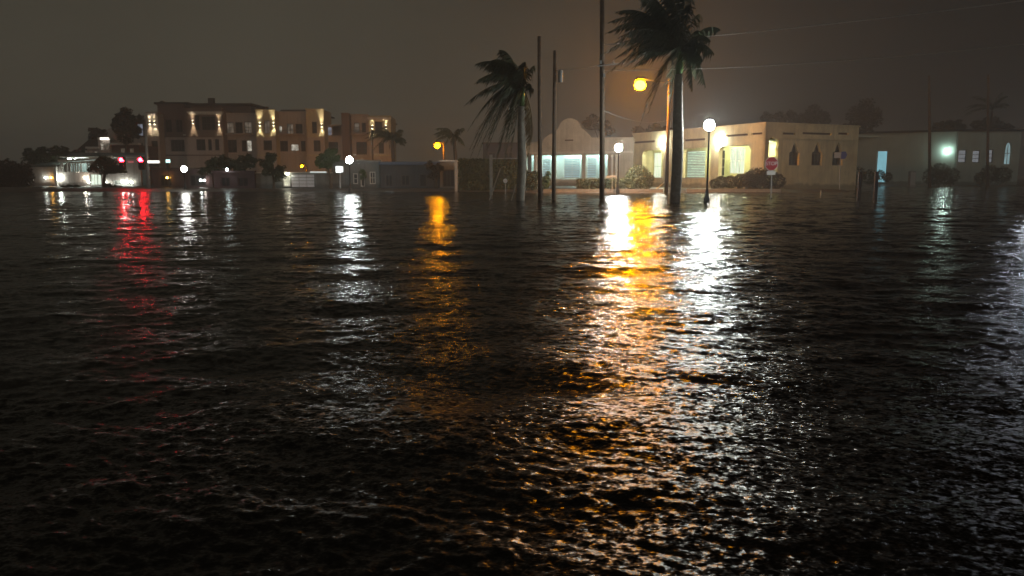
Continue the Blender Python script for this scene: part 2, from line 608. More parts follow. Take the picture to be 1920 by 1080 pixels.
# right facade: keyhole arch + three pointed windows + slots
holes = []
kr = fR.rect(1434.5, 290, 1457, 352, z0=ZB + 0.35)
s0, s1 = kr[0][0], kr[1][0]
zs = fR.sz(1440, 291)[1]; ztop = fR.sz(1442, 256)[1]
key = [(s0, kr[0][1]), (s1, kr[0][1]), (s1, zs + 0.35)]
cs_, hw = (s0 + s1) / 2 + 0.1, (s1 - s0) / 2 * 0.9
zc = ztop - hw
for i in range(13):
    a = R(-35) + R(250) * i / 12
    key.append((cs_ + hw * math.cos(a), zc + (ztop - zc) * math.sin(a)))
key.append((s0, zs - 0.1))
key = [key[0], key[1], key[2]] + key[3:-1] + [key[-1]]
holes.append(key)
pw = []
for xc in (1489, 1531.5, 1570.5):
    r = fR.rect(xc - 9.5, 284, xc + 9.5, 310)
    s0, s1 = r[0][0], r[1][0]
    zt = fR.sz(xc, 266)[1]
    zsp = r[2][1]
    w = (s1 - s0)
    pts = [(s0, r[0][1]), (s1, r[0][1]), (s1, zsp - 0.12), (s1 - 0.2 * w, zsp)]
    for i in range(1, 8):
        t = i / 8
        x = 1 - 2 * t
        pts.append(((s0 + s1) / 2 + x * w * 0.3, zsp + (zt - zsp) * (1 - abs(x)) ** 0.7))
    pts += [(s0 + 0.2 * w, zsp), (s0, zsp - 0.12)]
    pw.append(pts)
    holes.append(pts)
slots = []
for x0, x1 in ((1468, 1491), (1505, 1559), (1572, 1591)):
    r = fR.rect(x0, 248.5, x1, 252.5)
    slots.append(r); holes.append(r)
mb = MB()
fR.poly(mb, [(0, ZB - .6), (LEN_R, ZB - .6), (LEN_R, Z_TOP), (0, Z_TOP)], holes, 0, 0.3)
wall = mb.obj("wall", M_STUCCO, bld)
for pts in pw:
    window(fR, pts, bld, M_DARKGLASS, M_DARKFRAME, dep=0.28, fw=0.09, cross=(1, 1))
for r in slots:
    mb = MB(); fR.poly(mb, inset(r, 0.0), (), 0.2, 0.28); mb.obj("recessed_slot", M_GROOVE, bld)
mb = MB()
z = fR.sz(1500, 260)[1]
fR.bar(mb, 0.8, z - 0.07, LEN_R - 0.4, z + 0.07, -0.07, -0.002)
mb.obj("moulding", M_STUCCO, bld)
mb = MB()
fR.bar(mb, -0.1, Z_TOP, LEN_R + 0.1, Z_TOP + 0.14, -0.08, 0.55)
mb.obj("coping", M_STUCCO, bld)

# front arcade facade
zt = lambda px, py: fF.sz(px, py)[1]
ZARC = zt(1380, 273.5)
ZSILL = ZB + 1.0
def arch_open(x0, x1, ztop=ZARC, ch=0.45):
    r = fF.rect(x0, 280, x1, 330, z0=ZSILL, z1=ztop)
    s0, s1 = r[0][0], r[1][0]
    return [(s0, ZSILL), (s1, ZSILL), (s1, ztop - ch), (s1 - ch * .35, ztop - ch * .3), (s1 - ch, ztop), (s0 + ch, ztop), (s0 + ch * .35, ztop - ch * .3), (s0, ztop - ch)]
ops = [arch_open(1347, 1407), arch_open(1279, 1332), arch_open(1204, 1243)]
fslots = []
for x0, x1, y in ((1187, 1228, 266), (1282, 1322, 262), (1362, 1402, 253.5), (1409, 1429, 250.5)):
    fslots.append(fF.rect(x0, y - 2, x1, y + 2))
mb = MB()
fF.poly(mb, [(0, ZB - .6), (LEN_F, ZB - .6), (LEN_F, Z_TOP), (0, Z_TOP)], ops + fslots, 0.455, 0.0)
# the corner end of this wall butts behind the right facade
mb.obj("wall", M_STUCCO, bld)
for r in fslots:
    mb = MB(); fF.poly(mb, inset(r, 0.0), (), 0.2, 0.28); mb.obj("recessed_slot", M_GROOVE, bld)
mb = MB(); fF.bar(mb, 0.56, Z_TOP, LEN_F + 0.1, Z_TOP + 0.14, -0.08, 0.55); mb.obj("coping", M_STUCCO, bld)
for o in ops:
    a, b = min(p[0] for p in o), max(p[0] for p in o)
    mb = MB(); fF.bar(mb, a - .05, ZSILL, b + .05, ZSILL + 0.09, -0.06, 0.5); mb.obj("sill", M_WHITE, bld)
# inner arcade wall with windows
fI = fF.off(2.6)
sI0 = 0.9
win_in = []
def inner(x0, y0, x1, y1):
    return fI.rect(x0, y0, x1, y1)
M_PANE_GREEN = emis("lit_pane_green", (0.66, 0.90, 0.70), 1.1, 0.25, (1.5, 1.5, 5))
M_PANE_WARM = emis("lit_pane_pale", (0.82, 0.92, 0.68), 1.2, 0.25, (9, 9, 0.5))
M_BLIND = mat("pale_blind", (0.55, 0.60, 0.55), 0.6, 0.1, 3)
w1 = inner(1287, 283, 1322, 335); w2 = inner(1345.5, 281, 1358.5, 330); w3 = inner(1368, 277, 1396, 326); w4 = inner(1225, 286, 1240, 338)
mb = MB()
fI.poly(mb, [(sI0, ZB - .2), (LEN_F - .3, ZB - .2), (LEN_F - .3, Z_TOP - .9), (sI0, Z_TOP - .9)], [w1, w2, w3, w4], 0, 0.3)
mb.obj("inner_wall", M_STUCCO_IN, bld)
w = window(fI, w1, bld, M_PANE_GREEN, M_WHITE, dep=0.12, cross=(0, 1)); blinds(fI, w1, w, M_BLIND, 0.06, 0.17)
window(fI, w2, bld, M_DARKGLASS, M_WHITE, dep=0.12, cross=(0, 2))
window(fI, w3, bld, M_PANE_WARM, M_WHITE, dep=0.12, cross=(2, 1))
window(fI, w4, bld, M_PANE_WARM, M_WHITE, dep=0.12, cross=(0, 1))
# arcade floor, ceiling, end walls, roof
mb = MB(); fF.bar(mb, 0.46, ZB - .1, LEN_F - .3, ZB + .08, 0.46, 2.59); mb.obj("arcade_floor", M_CONC, bld)
mb = MB(); fF.bar(mb, 0.46, ZARC + .35, LEN_F - .01, ZARC + .5, 0.46, 2.59); mb.obj("arcade_ceiling", M_WHITE, bld)
DEEP = LEN_R
mb = MB()
fF.bar(mb, LEN_F - .3, ZB - .6, LEN_F, Z_TOP - .002, 0.46, DEEP)
fR.off(LEN_F - .3).bar(mb, 2.9, ZB - .6, LEN_R - .46, Z_TOP - .4, -.3, -.002)
mb.obj("rear_wall", M_STUCCO, bld)
mb = MB(); fF.bar(mb, 0.46, ZB - .6, LEN_F - .31, Z_TOP - .002, DEEP - .45, DEEP - .002); mb.obj("side_wall", M_STUCCO, bld)
mb = MB(); fF.bar(mb, 0.46, Z_TOP - .8, LEN_F - .31, Z_TOP - .6, 0.46, DEEP - .46); mb.obj("roof", M_DARKROOF, bld)
# arcade ceiling lights
M_TUBE = emis("arcade_light", (0.93, 1.0, 0.58), 140.0)
for px in (1215, 1300, 1340, 1385, 1425):
    s = fF.sz(px, 300)[0] if px < 1420 else 1.6
    mb = MB(); fF.bar(mb, s - .35, ZARC + .24, s + .35, ZARC + .345, 1.35, 1.65); mb.obj("ceiling_light", M_TUBE, bld)
# wall lanterns over the arcade
M_WALLLAMP = emis("wall_lantern_glow", (0.96, 1.0, 0.86), 260.0)
def wall_lantern(px, py, r=0.17):
    s, z = fF.sz(px, py)
    mb = MB(); fF.bar(mb, s - .1, z - .28, s + .1, z + .3, -.04, -.002)
    mb.tube([fF.pt(s, z + .26, -.04), fF.pt(s, z + .30, -.2), fF.pt(s, z + .2, -.3)], .025, 6)
    br = mb.obj("lantern_bracket", M_BLACKMETAL, bld)
    MB().ball(fF.pt(s, z, -.3), r, 10, 1.15).obj("lantern_globe", M_WALLLAMP, br, True)
wall_lantern(1243, 268, 0.19)
wall_lantern(1350, 265, 0.21)

# ------------------------------------------------------------------ white shop with the curved gable
fW = Fac((PX(1186, 88), 88.0), (PX(985, 92.5) - PX(1186, 88), 4.5))
LW = fW.sz(984, 300)[0]
shop = thing("gabled_shop", "pale shop building with a rounded parapet gable and bright cyan shop windows", "building", (fW.c.x, fW.c.y, ZB))
M_SHOP = mat("pale_grey_stucco", (0.50, 0.48, 0.42), 0.85, 0.2, 0.9, bump=0.2, bscale=30, stain=0.2, tide=.5)
def W(px, py): return fW.sz(px, py)
out = [W(1186, 349), W(1186, 257.5), W(1109, 258), W(1104, 252), W(1096, 244), W(1090, 240), W(1086, 231), W(1080, 225), W(1072, 222), W(1064, 222), W(1056, 225.5), W(1050, 232), W(1047, 241), W(1040, 247), W(1030, 252), W(1020, 260), W(1018, 266), W(984, 267), W(984, 349)]
out = [(max(0, s), z) for s, z in out]
out[0] = (0, ZB - .5); out[-1] = (LW, ZB - .5); out[1] = (0, out[1][1]); out[-2] = (LW, out[-2][1])
ZP = W(1080, 290.5)[1]; ZPB = ZB + 0.75
def pop(x0, x1, zb=ZPB, zt_=None):
    return fW.rect(x0, 292, x1, 336, z0=zb, z1=zt_ or ZP)
wops = [pop(1133, 1139), pop(1098, 1124), pop(1042, 1090.5), pop(1012, 1034), pop(987, 1001, ZB)]
mb = MB(); fW.poly(mb, out, wops, 0, 0.4); mb.obj("wall", M_SHOP, shop)
mb = MB(); z = W(1080, 286)[1]; fW.bar(mb, .05, z - .12, LW - .05, z + .1, -.12, -.002); mb.obj("cornice", M_WHITE, shop)
mb = MB(); s, z = W(1067, 263); fW.bar(mb, s - .5, z - .08, s + .5, z + .08, -.05, -.002); mb.obj("vent", M_GROOVE, shop)
for o in wops[1:4]:
    a, b = o[0][0], o[1][0]
    mb = MB(); fW.bar(mb, a - .05, ZPB, b + .05, ZPB + .12, -.08, .45); mb.obj("sill", M_WHITE, shop)
fWI = fW.off(2.0)
M_PANE_CYAN = emis("lit_pane_cyan", (0.50, 0.80, 0.88), 0.75, 0.2, (1.2, 1.2, 4))
a1, a2, a3 = fWI.rect(1057, 296, 1088, 335), fWI.rect(1100, 295, 1119, 335), fWI.rect(1016, 297, 1032, 336)
mb = MB(); fWI.poly(mb, [(0.2, ZB - .2), (LW - .2, ZB - .2), (LW - .2, ZP + .3), (0.2, ZP + .3)], [a1, a2, a3], 0, .25); mb.obj("inner_wall", mat("pale_cyan_wall", (0.55, 0.62, 0.60), .8, .1, 2), shop)
for a in (a1, a2, a3):
    w = window(fWI, a, shop, M_PANE_CYAN, M_WHITE, dep=.1, cross=(1 if a is a1 else 0, 0)); blinds(fWI, a, w, M_BLIND, 0.05, 0.2)
mb = MB(); fW.bar(mb, 0.1, ZP + .31, LW - .1, ZP + .42, .41, 8.0); mb.obj("porch_ceiling", M_WHITE, shop)
mb = MB(); fW.bar(mb, 0.1, ZB - .2, LW - .02, ZB + .02, .41, 1.99); mb.obj("porch_floor", M_CONC, shop)
mb = MB(); fW.bar(mb, 0.0, ZB - .5, 0.25, W(1186, 258)[1] - .01, .41, 9); fW.bar(mb, LW - .25, ZB - .5, LW, W(984, 267)[1] - .01, 2.3, 9)
fW.bar(mb, .26, ZB - .5, LW - .26, W(984, 267)[1] - .3, 8.7, 9); mb.obj("side_wall", M_SHOP, shop)
mb = MB(); zr = W(984, 267)[1] - .25; fW.bar(mb, .26, zr, LW - .26, zr + .15, .41, 8.6); mb.obj("roof", M_DARKROOF, shop)
M_TUBEC = emis("porch_light", (0.66, 1.0, 0.93), 70.0)
for px in (994, 1024, 1060, 1080, 1112, 1136):
    s = W(px, 300)[0]
    mb = MB(); fW.bar(mb, s - .5, ZP + .2, s + .5, ZP + .305, 1.0, 1.2); mb.obj("ceiling_light", M_TUBEC, shop)
# columns of the end porch and the door bay
for px in (1006, 1148, 1156):
    s = W(px, 300)[0]
    mb = MB(); q = fW.pt(s, 0, -.25)
    mb.lathe((q.x, q.y, 0), [(.26, ZB - .3), (.26, ZB + .3), (.19, ZB + .34), (.17, ZP - .3), (.25, ZP - .25), (.25, ZP)], 12)
    mb.obj("column", M_WHITE, shop)

# ------------------------------------------------------------------ far right grey-green building
YB = 112.0
fG = Fac((PX(1604, YB + 3), YB + 3), (PX(1790, YB - 4) - PX(1604, YB + 3), -7.0))
LG = fG.sz(1790, 300)[0]
gb = thing("flat_roofed_building", "low grey green flat roofed building with a lit turquoise doorway", "building", (fG.c.x, fG.c.y, 0.2))
M_GREY = mat("grey_green_render", (0.42, 0.50, 0.46), .85, .12, .5, stain=.10, tide=.5)
M_ROOFB = mat("black_roof_edge", (0.03, 0.03, 0.03), .7, .2, 2)
ZG = fG.sz(1700, 249)[1]
door = fG.rect(1643, 282, 1663.5, 326, z0=.4)
mb = MB(); fG.poly(mb, [(0, -.3), (LG, -.3), (LG, ZG), (0, ZG)], [door], 0, .4); mb.obj("wall", M_GREY, gb)
fH = Fac((PX(1790, YB - 4), YB - 4), (1, 0))
LH = PX(1908, YB - 4) - PX(1790, YB - 4)
gw = [fH.rect(1797, 281, 1812, 305), fH.rect(1823.5, 282, 1837.5, 305), fH.rect(1849, 280, 1862, 305)]
r = fH.rect(1883, 285, 1896, 309)
s0, s1 = r[0][0], r[1][0]
arch = [(s0, r[0][1]), (s1, r[0][1])] + arc_pts(s0, s1, r[2][1], fH.sz(1890, 266)[1] - r[2][1], 10)
mb = MB(); fH.poly(mb, [(0.001, -.3), (LH, -.3), (LH, ZG), (0.001, ZG)], gw + [arch], 0, .4); mb.obj("wall", M_GREY, gb)
M_PANE_TURQ = emis("turquoise_doorway_light", (0.36, 0.80, 0.92), .62, .15, (1, 1, .6))
M_PANE_GREYW = emis("lit_pane_grey", (0.75, 0.80, 0.86), .22, .25, (1.5, 1.5, 3))
M_PANE_ARCH = emis("lit_arch_pane", (0.55, 0.85, 0.9), .35, .3, (2, 2, 1))
window(fG, door, gb, M_PANE_TURQ, M_WHITE, dep=.3, fw=.12, cross=(0, 0), name="doorway")
for q, g in enumerate(gw):
    window(fH, g, gb, M_PANE_GREYW, M_DARKFRAME, dep=.2, fw=.08, cross=(0, 2))
window(fH, arch, gb, M_PANE_ARCH, M_WHITE, dep=.2, fw=.1, cross=(1, 1))
mb = MB(); fG.bar(mb, -.1, ZG, LG + .25, ZG + .3, -.25, .6); fH.bar(mb, .35, ZG + .001, LH + .3, ZG + .3, -.25, .6); mb.obj("roof_edge", M_ROOFB, gb)
mb = MB(); fH.bar(mb, LH - .4, -.3, LH, ZG - .01, .41, 14); fG.bar(mb, 0, -.3, .4, ZG - .01, .41, 8); fH.bar(mb, -22, ZG - .5, LH - .41, ZG - .3, 5.5, 14); fH.bar(mb, -20, -.3, LH - .41, ZG - .51, 13.5, 14)
mb.obj("side_wall", M_GREY, gb)
s, z = fG.sz(1776, 283)
mb = MB(); fG.bar(mb, s - .12, z - .2, s + .12, z + .35, -.05, -.002); mb.tube([fG.pt(s, z + .3, -.05), fG.pt(s, z + .35, -.35)], .03, 6); br = mb.obj("lantern_bracket", M_BLACKMETAL, gb)
MB().ball(fG.pt(s, z, -.38), .26, 10).obj("lantern_globe", emis("green_white_lantern", (0.72, 1.0, 0.86), 55), br, True)

# ------------------------------------------------------------------ three-storey building on the left
YA = 124.0
apt = thing("apartment_building", "three storey building with uplit corner bays and rows of dark windows", "building", (PX(500, YA), YA, .25))
M_APT = mat("beige_render", (0.44, 0.38, 0.34), .85, .1, .5, stain=.2)
M_APT_Y = mat("ochre_render", (0.50, 0.44, 0.29), .85, .1, .5, stain=.2)
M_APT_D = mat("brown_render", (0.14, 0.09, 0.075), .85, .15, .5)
M_LITW = emis("lit_pane_white", (0.95, 0.88, 0.72), .55, .5, (2, 2, 2))
M_LITB = emis("lit_pane_blue", (0.62, 0.68, 0.85), .28, .5, (2, 2, 1))
M_DIMW = emis("dim_lit_pane", (0.75, 0.6, 0.45), .15, .6, (2, 2, 2))
M_SCONCE = emis("sconce_glow", (1.0, 0.86, 0.6), 30.0)
M_APT_L = mat("pale_beige_render", (0.46, 0.39, 0.35), .85, .12, .5, stain=.25)
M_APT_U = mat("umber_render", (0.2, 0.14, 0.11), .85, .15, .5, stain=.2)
def front(Y): return Fac((PX(300, Y), Y), (1, 0))
segs = [
    # x0, x1, ytop, Y, wall, windows [(x0,y0,x1,y1,kind,cross)]
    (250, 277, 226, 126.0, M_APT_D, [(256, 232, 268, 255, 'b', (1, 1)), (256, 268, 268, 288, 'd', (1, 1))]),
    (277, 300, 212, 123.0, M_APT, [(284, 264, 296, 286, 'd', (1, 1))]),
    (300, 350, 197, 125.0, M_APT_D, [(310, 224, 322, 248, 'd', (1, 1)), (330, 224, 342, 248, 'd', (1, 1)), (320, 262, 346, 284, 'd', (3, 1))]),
    (350, 419, 205, 122.5, M_APT_U, [(366, 216, 374, 244, 'd', (0, 1)), (378, 218, 404, 244, 'd', (2, 1)), (368, 261, 385, 282, 'd', (1, 1)), (390, 261, 397, 282, 'd', (0, 1)), (403, 261, 411, 282, 'd', (0, 1))]),
    (419, 482, 214, 124.5, M_APT, [(422, 229, 438, 250, 'm', (1, 1)), (441, 229, 455, 250, 'd', (1, 1)), (458, 228, 472, 250, 'm', (1, 1)), (424, 262, 444, 286, 'd', (1, 1)), (453, 263, 462, 284, 'd', (0, 1)), (462.5, 263, 472, 284, 'w', (0, 1))]),
    (482, 518, 207, 122.5, M_APT_Y, [(495, 226, 506, 250, 'm', (1, 1)), (494, 263, 510, 282, 'd', (1, 1))]),
    (518, 576, 211, 124.5, M_APT, [(520, 236, 529, 247, 'w', (1, 0)), (538, 232, 550, 252, 'm', (1, 1)), (554, 232, 567, 252, 'd', (1, 1)), (525, 264, 540, 284, 'd', (1, 1)), (545, 270, 560, 283, 'w', (1, 0)), (564, 264, 573, 284, 'd', (0, 1))]),
    (576, 609, 206, 122.5, M_APT_Y, [(585, 228, 594, 250, 'd', (0, 1)), (588, 263, 601, 284, 'd', (1, 1))]),
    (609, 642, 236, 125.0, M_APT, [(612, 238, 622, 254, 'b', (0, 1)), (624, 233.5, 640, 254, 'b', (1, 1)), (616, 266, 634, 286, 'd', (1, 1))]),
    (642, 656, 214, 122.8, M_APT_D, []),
    (656, 692, 216, 124.5, M_APT, [(664, 230, 674, 248, 'm', (0, 1)), (678, 230, 686, 248, 'd', (0, 1)), (668, 266, 688, 290, 'd', (1, 1))]),
    (692, 734, 219, 122.5, M_APT_Y, [(703, 228, 717, 248, 'd', (1, 1)), (710, 268, 720, 288, 'd', (0, 1))]),
]
for (x0, x1, yt, Y, wm_, wins) in segs:
    f = front(Y)
    ztop = f.sz((x0 + x1) / 2, yt)[1]
    s0, s1 = f.sz(x0, 280)[0], f.sz(x1, 280)[0]
    hs = [f.rect(a, b, c, d) for a, b, c, d, k, cr in wins]
    # ground floor openings
    for k in range(int((x1 - x0) // 24)):
        xx = x0 + 8 + k * 24
    zm = f.sz(x0, 256)[1]
    lo_ = [h for h in hs if h[2][1] < zm]; hi_ = [h for h in hs if h[2][1] >= zm]
    mb = MB()
    f.poly(mb, [(s0 + .002, -.3), (s1 - .002, -.3), (s1 - .002, zm - .002), (s0 + .002, zm - .002)], lo_, 0, .35)
    mb.obj("lower_wall", M_APT_L if x0 < 518 else (M_APT if wm_ is not M_APT_D else wm_), apt)
    mb = MB()
    f.poly(mb, [(s0 + .002, zm), (s1 - .002, zm), (s1 - .002, ztop), (s0 + .002, ztop)], hi_, 0, .35)
    # returns back to the main block
    f.bar(mb, s0 + .002, -.3, s0 + .3, ztop - .003, .351, 5.0)
    f.bar(mb, s1 - .3, -.3, s1 - .002, ztop - .003, .351, 5.0)
    mb.obj("facade_wall", wm_, apt)
    mb = MB(); f.bar(mb, s0 + .31, ztop - .7, s1 - .31, ztop - .5, .36, 9.0); mb.obj("roof", M_DARKROOF, apt)
    mb = MB(); f.bar(mb, s0 - .05, ztop + .002, s1 + .05, ztop + .18, -.15 - (x0 % 7) * .01, .5); mb.obj("coping", wm_, apt)
    z = f.sz(x0, 256)[1]
    mb = MB(); f.bar(mb, s0 + .01, z - .12, s1 - .01, z + .1, -.1, -.002); mb.obj("string_course", wm_, apt)
    z = f.sz(x0, 291)[1]
    mb = MB(); f.bar(mb, s0 + .01, z - .12, s1 - .01, z + .1, -.1, -.002); mb.obj("string_course", wm_, apt)
    if x0 in (419, 518, 656):     # a railed balcony across the recessed bay
        z = f.sz(x0, 251)[1]; zr_ = f.sz(x0, 244.5)[1]
        mb = MB(); f.bar(mb, s0 + .35, z - .15, s1 - .35, z, -.9, -.004); bal = mb.obj("balcony", M_APT_L, apt)
        mb = MB(); f.bar(mb, s0 + .35, zr_ - .05, s1 - .35, zr_, -.88, -.82)
        k_ = int((s1 - s0) / .28)
        for q_ in range(k_ + 1):
            t_ = s0 + .4 + (s1 - s0 - .8) * q_ / k_
            f.bar(mb, t_ - .015, z + .001, t_ + .015, zr_ - .051, -.865, -.835)
        mb.obj("railing", M_BLACKMETAL, bal)
    for (a, b, c, d, k, cr), h in zip(wins, hs):
        pm = {'d': M_DARKGLASS, 'w': M_LITW, 'b': M_LITB, 'm': M_DIMW}[k]
        window(f, h, apt, pm, M_DARKFRAME if k != 'b' else M_WHITE, dep=.2, fw=.08, cross=cr)
# set-back top storeys with dark roofs
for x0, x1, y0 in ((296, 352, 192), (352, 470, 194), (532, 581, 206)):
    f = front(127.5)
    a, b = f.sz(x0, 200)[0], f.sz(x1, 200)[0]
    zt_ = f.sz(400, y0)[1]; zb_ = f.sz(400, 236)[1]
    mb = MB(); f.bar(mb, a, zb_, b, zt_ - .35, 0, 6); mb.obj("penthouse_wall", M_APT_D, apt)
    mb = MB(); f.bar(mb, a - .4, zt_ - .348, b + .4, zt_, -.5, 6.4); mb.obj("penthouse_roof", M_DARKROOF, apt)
f = front(129.0)
for x0, x1, y0, y1 in ((390, 400, 183.5, 200), (300, 305, 189, 200), (497, 501, 200, 214)):
    r = f.rect(x0, y0, x1, y1); mb = MB(); f.poly(mb, r, (), 0, .8); mb.obj("chimney", M_DARKROOF, apt)
# lit cornices
def cornice(x0, x1, py, Y, proud=.55):
    f = front(Y); a, z = f.sz(x0, py); b = f.sz(x1, py)[0]
    mb = MB(); f.bar(mb, a, z - .1, b, z + .12, -proud, -.004); f.bar(mb, a + .1, z - .3, b - .1, z - .102, -proud * .45, -.004); mb.obj("cornice", M_WHITE, apt)
cornice(275, 296, 214, 123.0); cornice(353, 419, 211, 122.5); cornice(690, 734, 222, 122.5, .7)
# sconces: a box open above and below, a glowing lamp, and its up and down beams
def sconce(px, py, Y, pw=4200.0, half=None):
    f = front(Y)
    s, z = f.sz(px, py)
    mb = MB(); f.bar(mb, s - .11, z - .22, s + .11, z + .22, -.22, -.16); f.bar(mb, s - .11, z - .22, s - .08, z + .22, -.159, -.002); f.bar(mb, s + .08, z - .22, s + .11, z + .22, -.159, -.002)
    sc = mb.obj("sconce", M_DARKFRAME, apt)
    q = f.pt(s, z, -.24)
    for sg in (1, -1):
        l = bpy.data.lights.new("sconce_beam", 'SPOT')
        l.energy = pw; l.color = (1.0, .84, .56); l.spot_size = R(56); l.spot_blend = .8; l.shadow_soft_size = .05
        lo = bpy.data.objects.new("sconce_beam", l); col.objects.link(lo)
        lo.parent = sc
        w_ = f.pt(s, z + sg * .2, -.16) - parent_loc(apt)
        lo.location = w_
        lo.rotation_euler = (R(180), 0, 0) if sg > 0 else (0, 0, 0)
    MB().box(f.pt(s, z, -.09), (.12, .1, .5)).obj("sconce_lamp", M_SCONCE, sc)
for px, py, Y in ((281, 230, 123.0), (290, 230, 123.0), (362, 229, 122.5), (411, 231, 122.5), (487, 233, 122.5), (513, 233, 122.5), (603.5, 235, 122.5), (698, 238, 122.5), (723.5, 238, 122.5)):
    sconce(px, py, Y)
for px, Y in ((348, 125.0), (281, 123.0), (291, 123.0), (363, 122.5), (412, 122.5), (488, 122.5), (514, 122.5), (605, 122.5)):
    f = front(Y); s, z = f.sz(px, 253)
    mb = MB(); f.bar(mb, s - .3, z - .08, s + .3, z + .06, -.3, -.104); mb.obj("ledge", M_WHITE, apt)

# ------------------------------------------------------------------ pale two-level building at the far left
YL = 92.0
gal = thing("gallery_building", "pale two level building with a white columned gallery lit at night", "building", (PX(150, YL), YL, .2))
fL = Fac((PX(54, YL), YL), (1, 0))
M_PALE = mat("pale_pinkish_render", (0.46, 0.40, 0.36), .85, .15, .8, stain=.3, tide=.5)
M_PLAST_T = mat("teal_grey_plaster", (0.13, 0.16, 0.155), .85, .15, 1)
M_GREENROOF = mat("dull_green_roof", (0.07, 0.09, 0.075), .7, .2, 2)
g1 = fL.rect(116, 306, 168, 322.5); g2 = fL.rect(178, 303, 206, 320); e1 = fL.rect(169, 326, 190, 358, z0=.3); e2 = fL.rect(212, 338, 250, 357, z0=.3)
o = [fL.sz(54, 312), fL.sz(112, 311), fL.sz(112, 305), fL.sz(160, 302), fL.sz(210, 297), fL.sz(262, 297)]
out = [(o[0][0], -.2)] + [(p[0], p[1]) for p in o] + [(o[-1][0], -.2)]
mb = MB(); fL.poly(mb, out, [g1, g2, e1, e2], 0, .35); mb.obj("wall", M_PALE, gal)
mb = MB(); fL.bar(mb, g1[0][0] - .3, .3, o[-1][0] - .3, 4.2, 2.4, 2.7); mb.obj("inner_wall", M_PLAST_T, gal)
mb = MB(); fL.bar(mb, g1[0][0] - .1, g1[0][1] - .15, g2[1][0], g1[0][1] - .02, .36, 2.39); mb.obj("gallery_floor", M_CONC, gal)
mb = MB(); fL.bar(mb, g1[0][0] - .4, 3.55, o[-1][0] - .2, 3.7, .36, 2.9); mb.obj("gallery_ceiling", M_WHITE, gal)
fa = fL
mb = MB()
mb.add([fa.pt(o[0][0] - .3, o[0][1] + .05, -.4), fa.pt(o[2][0], o[1][1] + .05, -.4), fa.pt(o[2][0], o[1][1] + 1.1, 5), fa.pt(o[0][0] - .3, o[0][1] + 1.1, 5),
        fa.pt(o[0][0] - .3, o[0][1] - .1, -.4), fa.pt(o[2][0], o[1][1] - .1, -.4), fa.pt(o[2][0], o[1][1] + .95, 5), fa.pt(o[0][0] - .3, o[0][1] + .95, 5)],
       [(0, 1, 2, 3), (7, 6, 5, 4), (0, 4, 5, 1), (1, 5, 6, 2), (2, 6, 7, 3), (3, 7, 4, 0)])
mb.obj("roof", M_GREENROOF, gal)
for (xa, ya, xb, yb) in ((112, 304, 160, 301), (160, 301, 212, 296)):
    pa, pb_ = fL.sz(xa, ya), fL.sz(xb, yb)
    mb = MB(); fL.poly(mb, [(pa[0], pa[1]), (pb_[0], pb_[1]), (pb_[0], pb_[1] + .25), (pa[0], pa[1] + .25)], (), -.4, -.004); mb.obj("roof_edge", M_WHITE, gal)
for px, gg in ((119, g1), (127, g1), (132.5, g1), (138, g1), (142.5, g1), (147, g1), (153, g1), (166, g1), (181, g2), (188, g2), (199, g2)):
    s = fL.sz(px, 312)[0]
    q = fL.pt(s, 0, -.12)
    MB().lathe((q.x, q.y, 0), [(.12, gg[0][1] - .05), (.08, gg[0][1] + .1), (.08, gg[2][1] - .1), (.14, gg[2][1] + .02)], 8).obj("column", M_WHITE, gal)
s = fL.sz(106, 330)[0]
mb = MB(); fL.bar(mb, s - .16, 0, s + .16, 2.7, -.3, -.004); mb.obj("pilaster", M_WHITE, gal)
M_GLAMP = emis("gallery_light", (0.86, 1.0, 0.95), 110.0)
for px in (122, 134, 146, 160, 184, 198):
    s = fL.sz(px, 312)[0]
    mb = MB(); fL.bar(mb, s - .14, 3.36, s + .14, 3.44, .9, 1.15); mb.obj("ceiling_light", M_GLAMP, gal)
window(fL, e1, gal, emis("lit_entrance_pane", (0.86, 1.0, 0.82), 1.3, .45, (4, 4, .5)), M_WHITE, dep=.2, fw=.1, cross=(2, 0), name="entrance")
window(fL, e2, gal, emis("lit_shopfront_pane", (0.75, 0.85, 0.72), .55, .6, (2.5, 2.5, 3)), M_WHITE, dep=.2, fw=.1, cross=(4, 1), name="shopfront")
def fl_lamp(px, py, colr, stre, r=.1, parent=gal, f=fL):
    s, z = f.sz(px, py)
    mb = MB(); f.bar(mb, s - .06, z - .15, s + .06, z + .2, -.05, -.002); mb.tube([f.pt(s, z + .16, -.05), f.pt(s, z + .17, -.2)], .02, 6)
    br = mb.obj("lantern_bracket", M_BLACKMETAL, parent)
    MB().ball(f.pt(s, z, -.22), r * 1.25, 8).obj("lantern_globe", emis("wall_lamp_%d_%d" % (int(colr[1] * 100), int(stre)), colr, stre * 1.2), br, True)
WHT = (0.9, 1.0, 0.92); AMB = (1.0, 0.5, 0.08)
for a in ((87, 333, WHT, 30, .1), (98, 333, AMB, 25, .1), (114, 333, WHT, 70, .14), (161, 333, (1, .9, .75), 60, .11), (168, 341, WHT, 40, .1), (231, 341, WHT, 60, .12), (241, 341, WHT, 40, .1), (249, 342, WHT, 40, .09), (198, 342, WHT, 40, .1), (207, 346, WHT, 30, .1)):
    fl_lamp(*a)

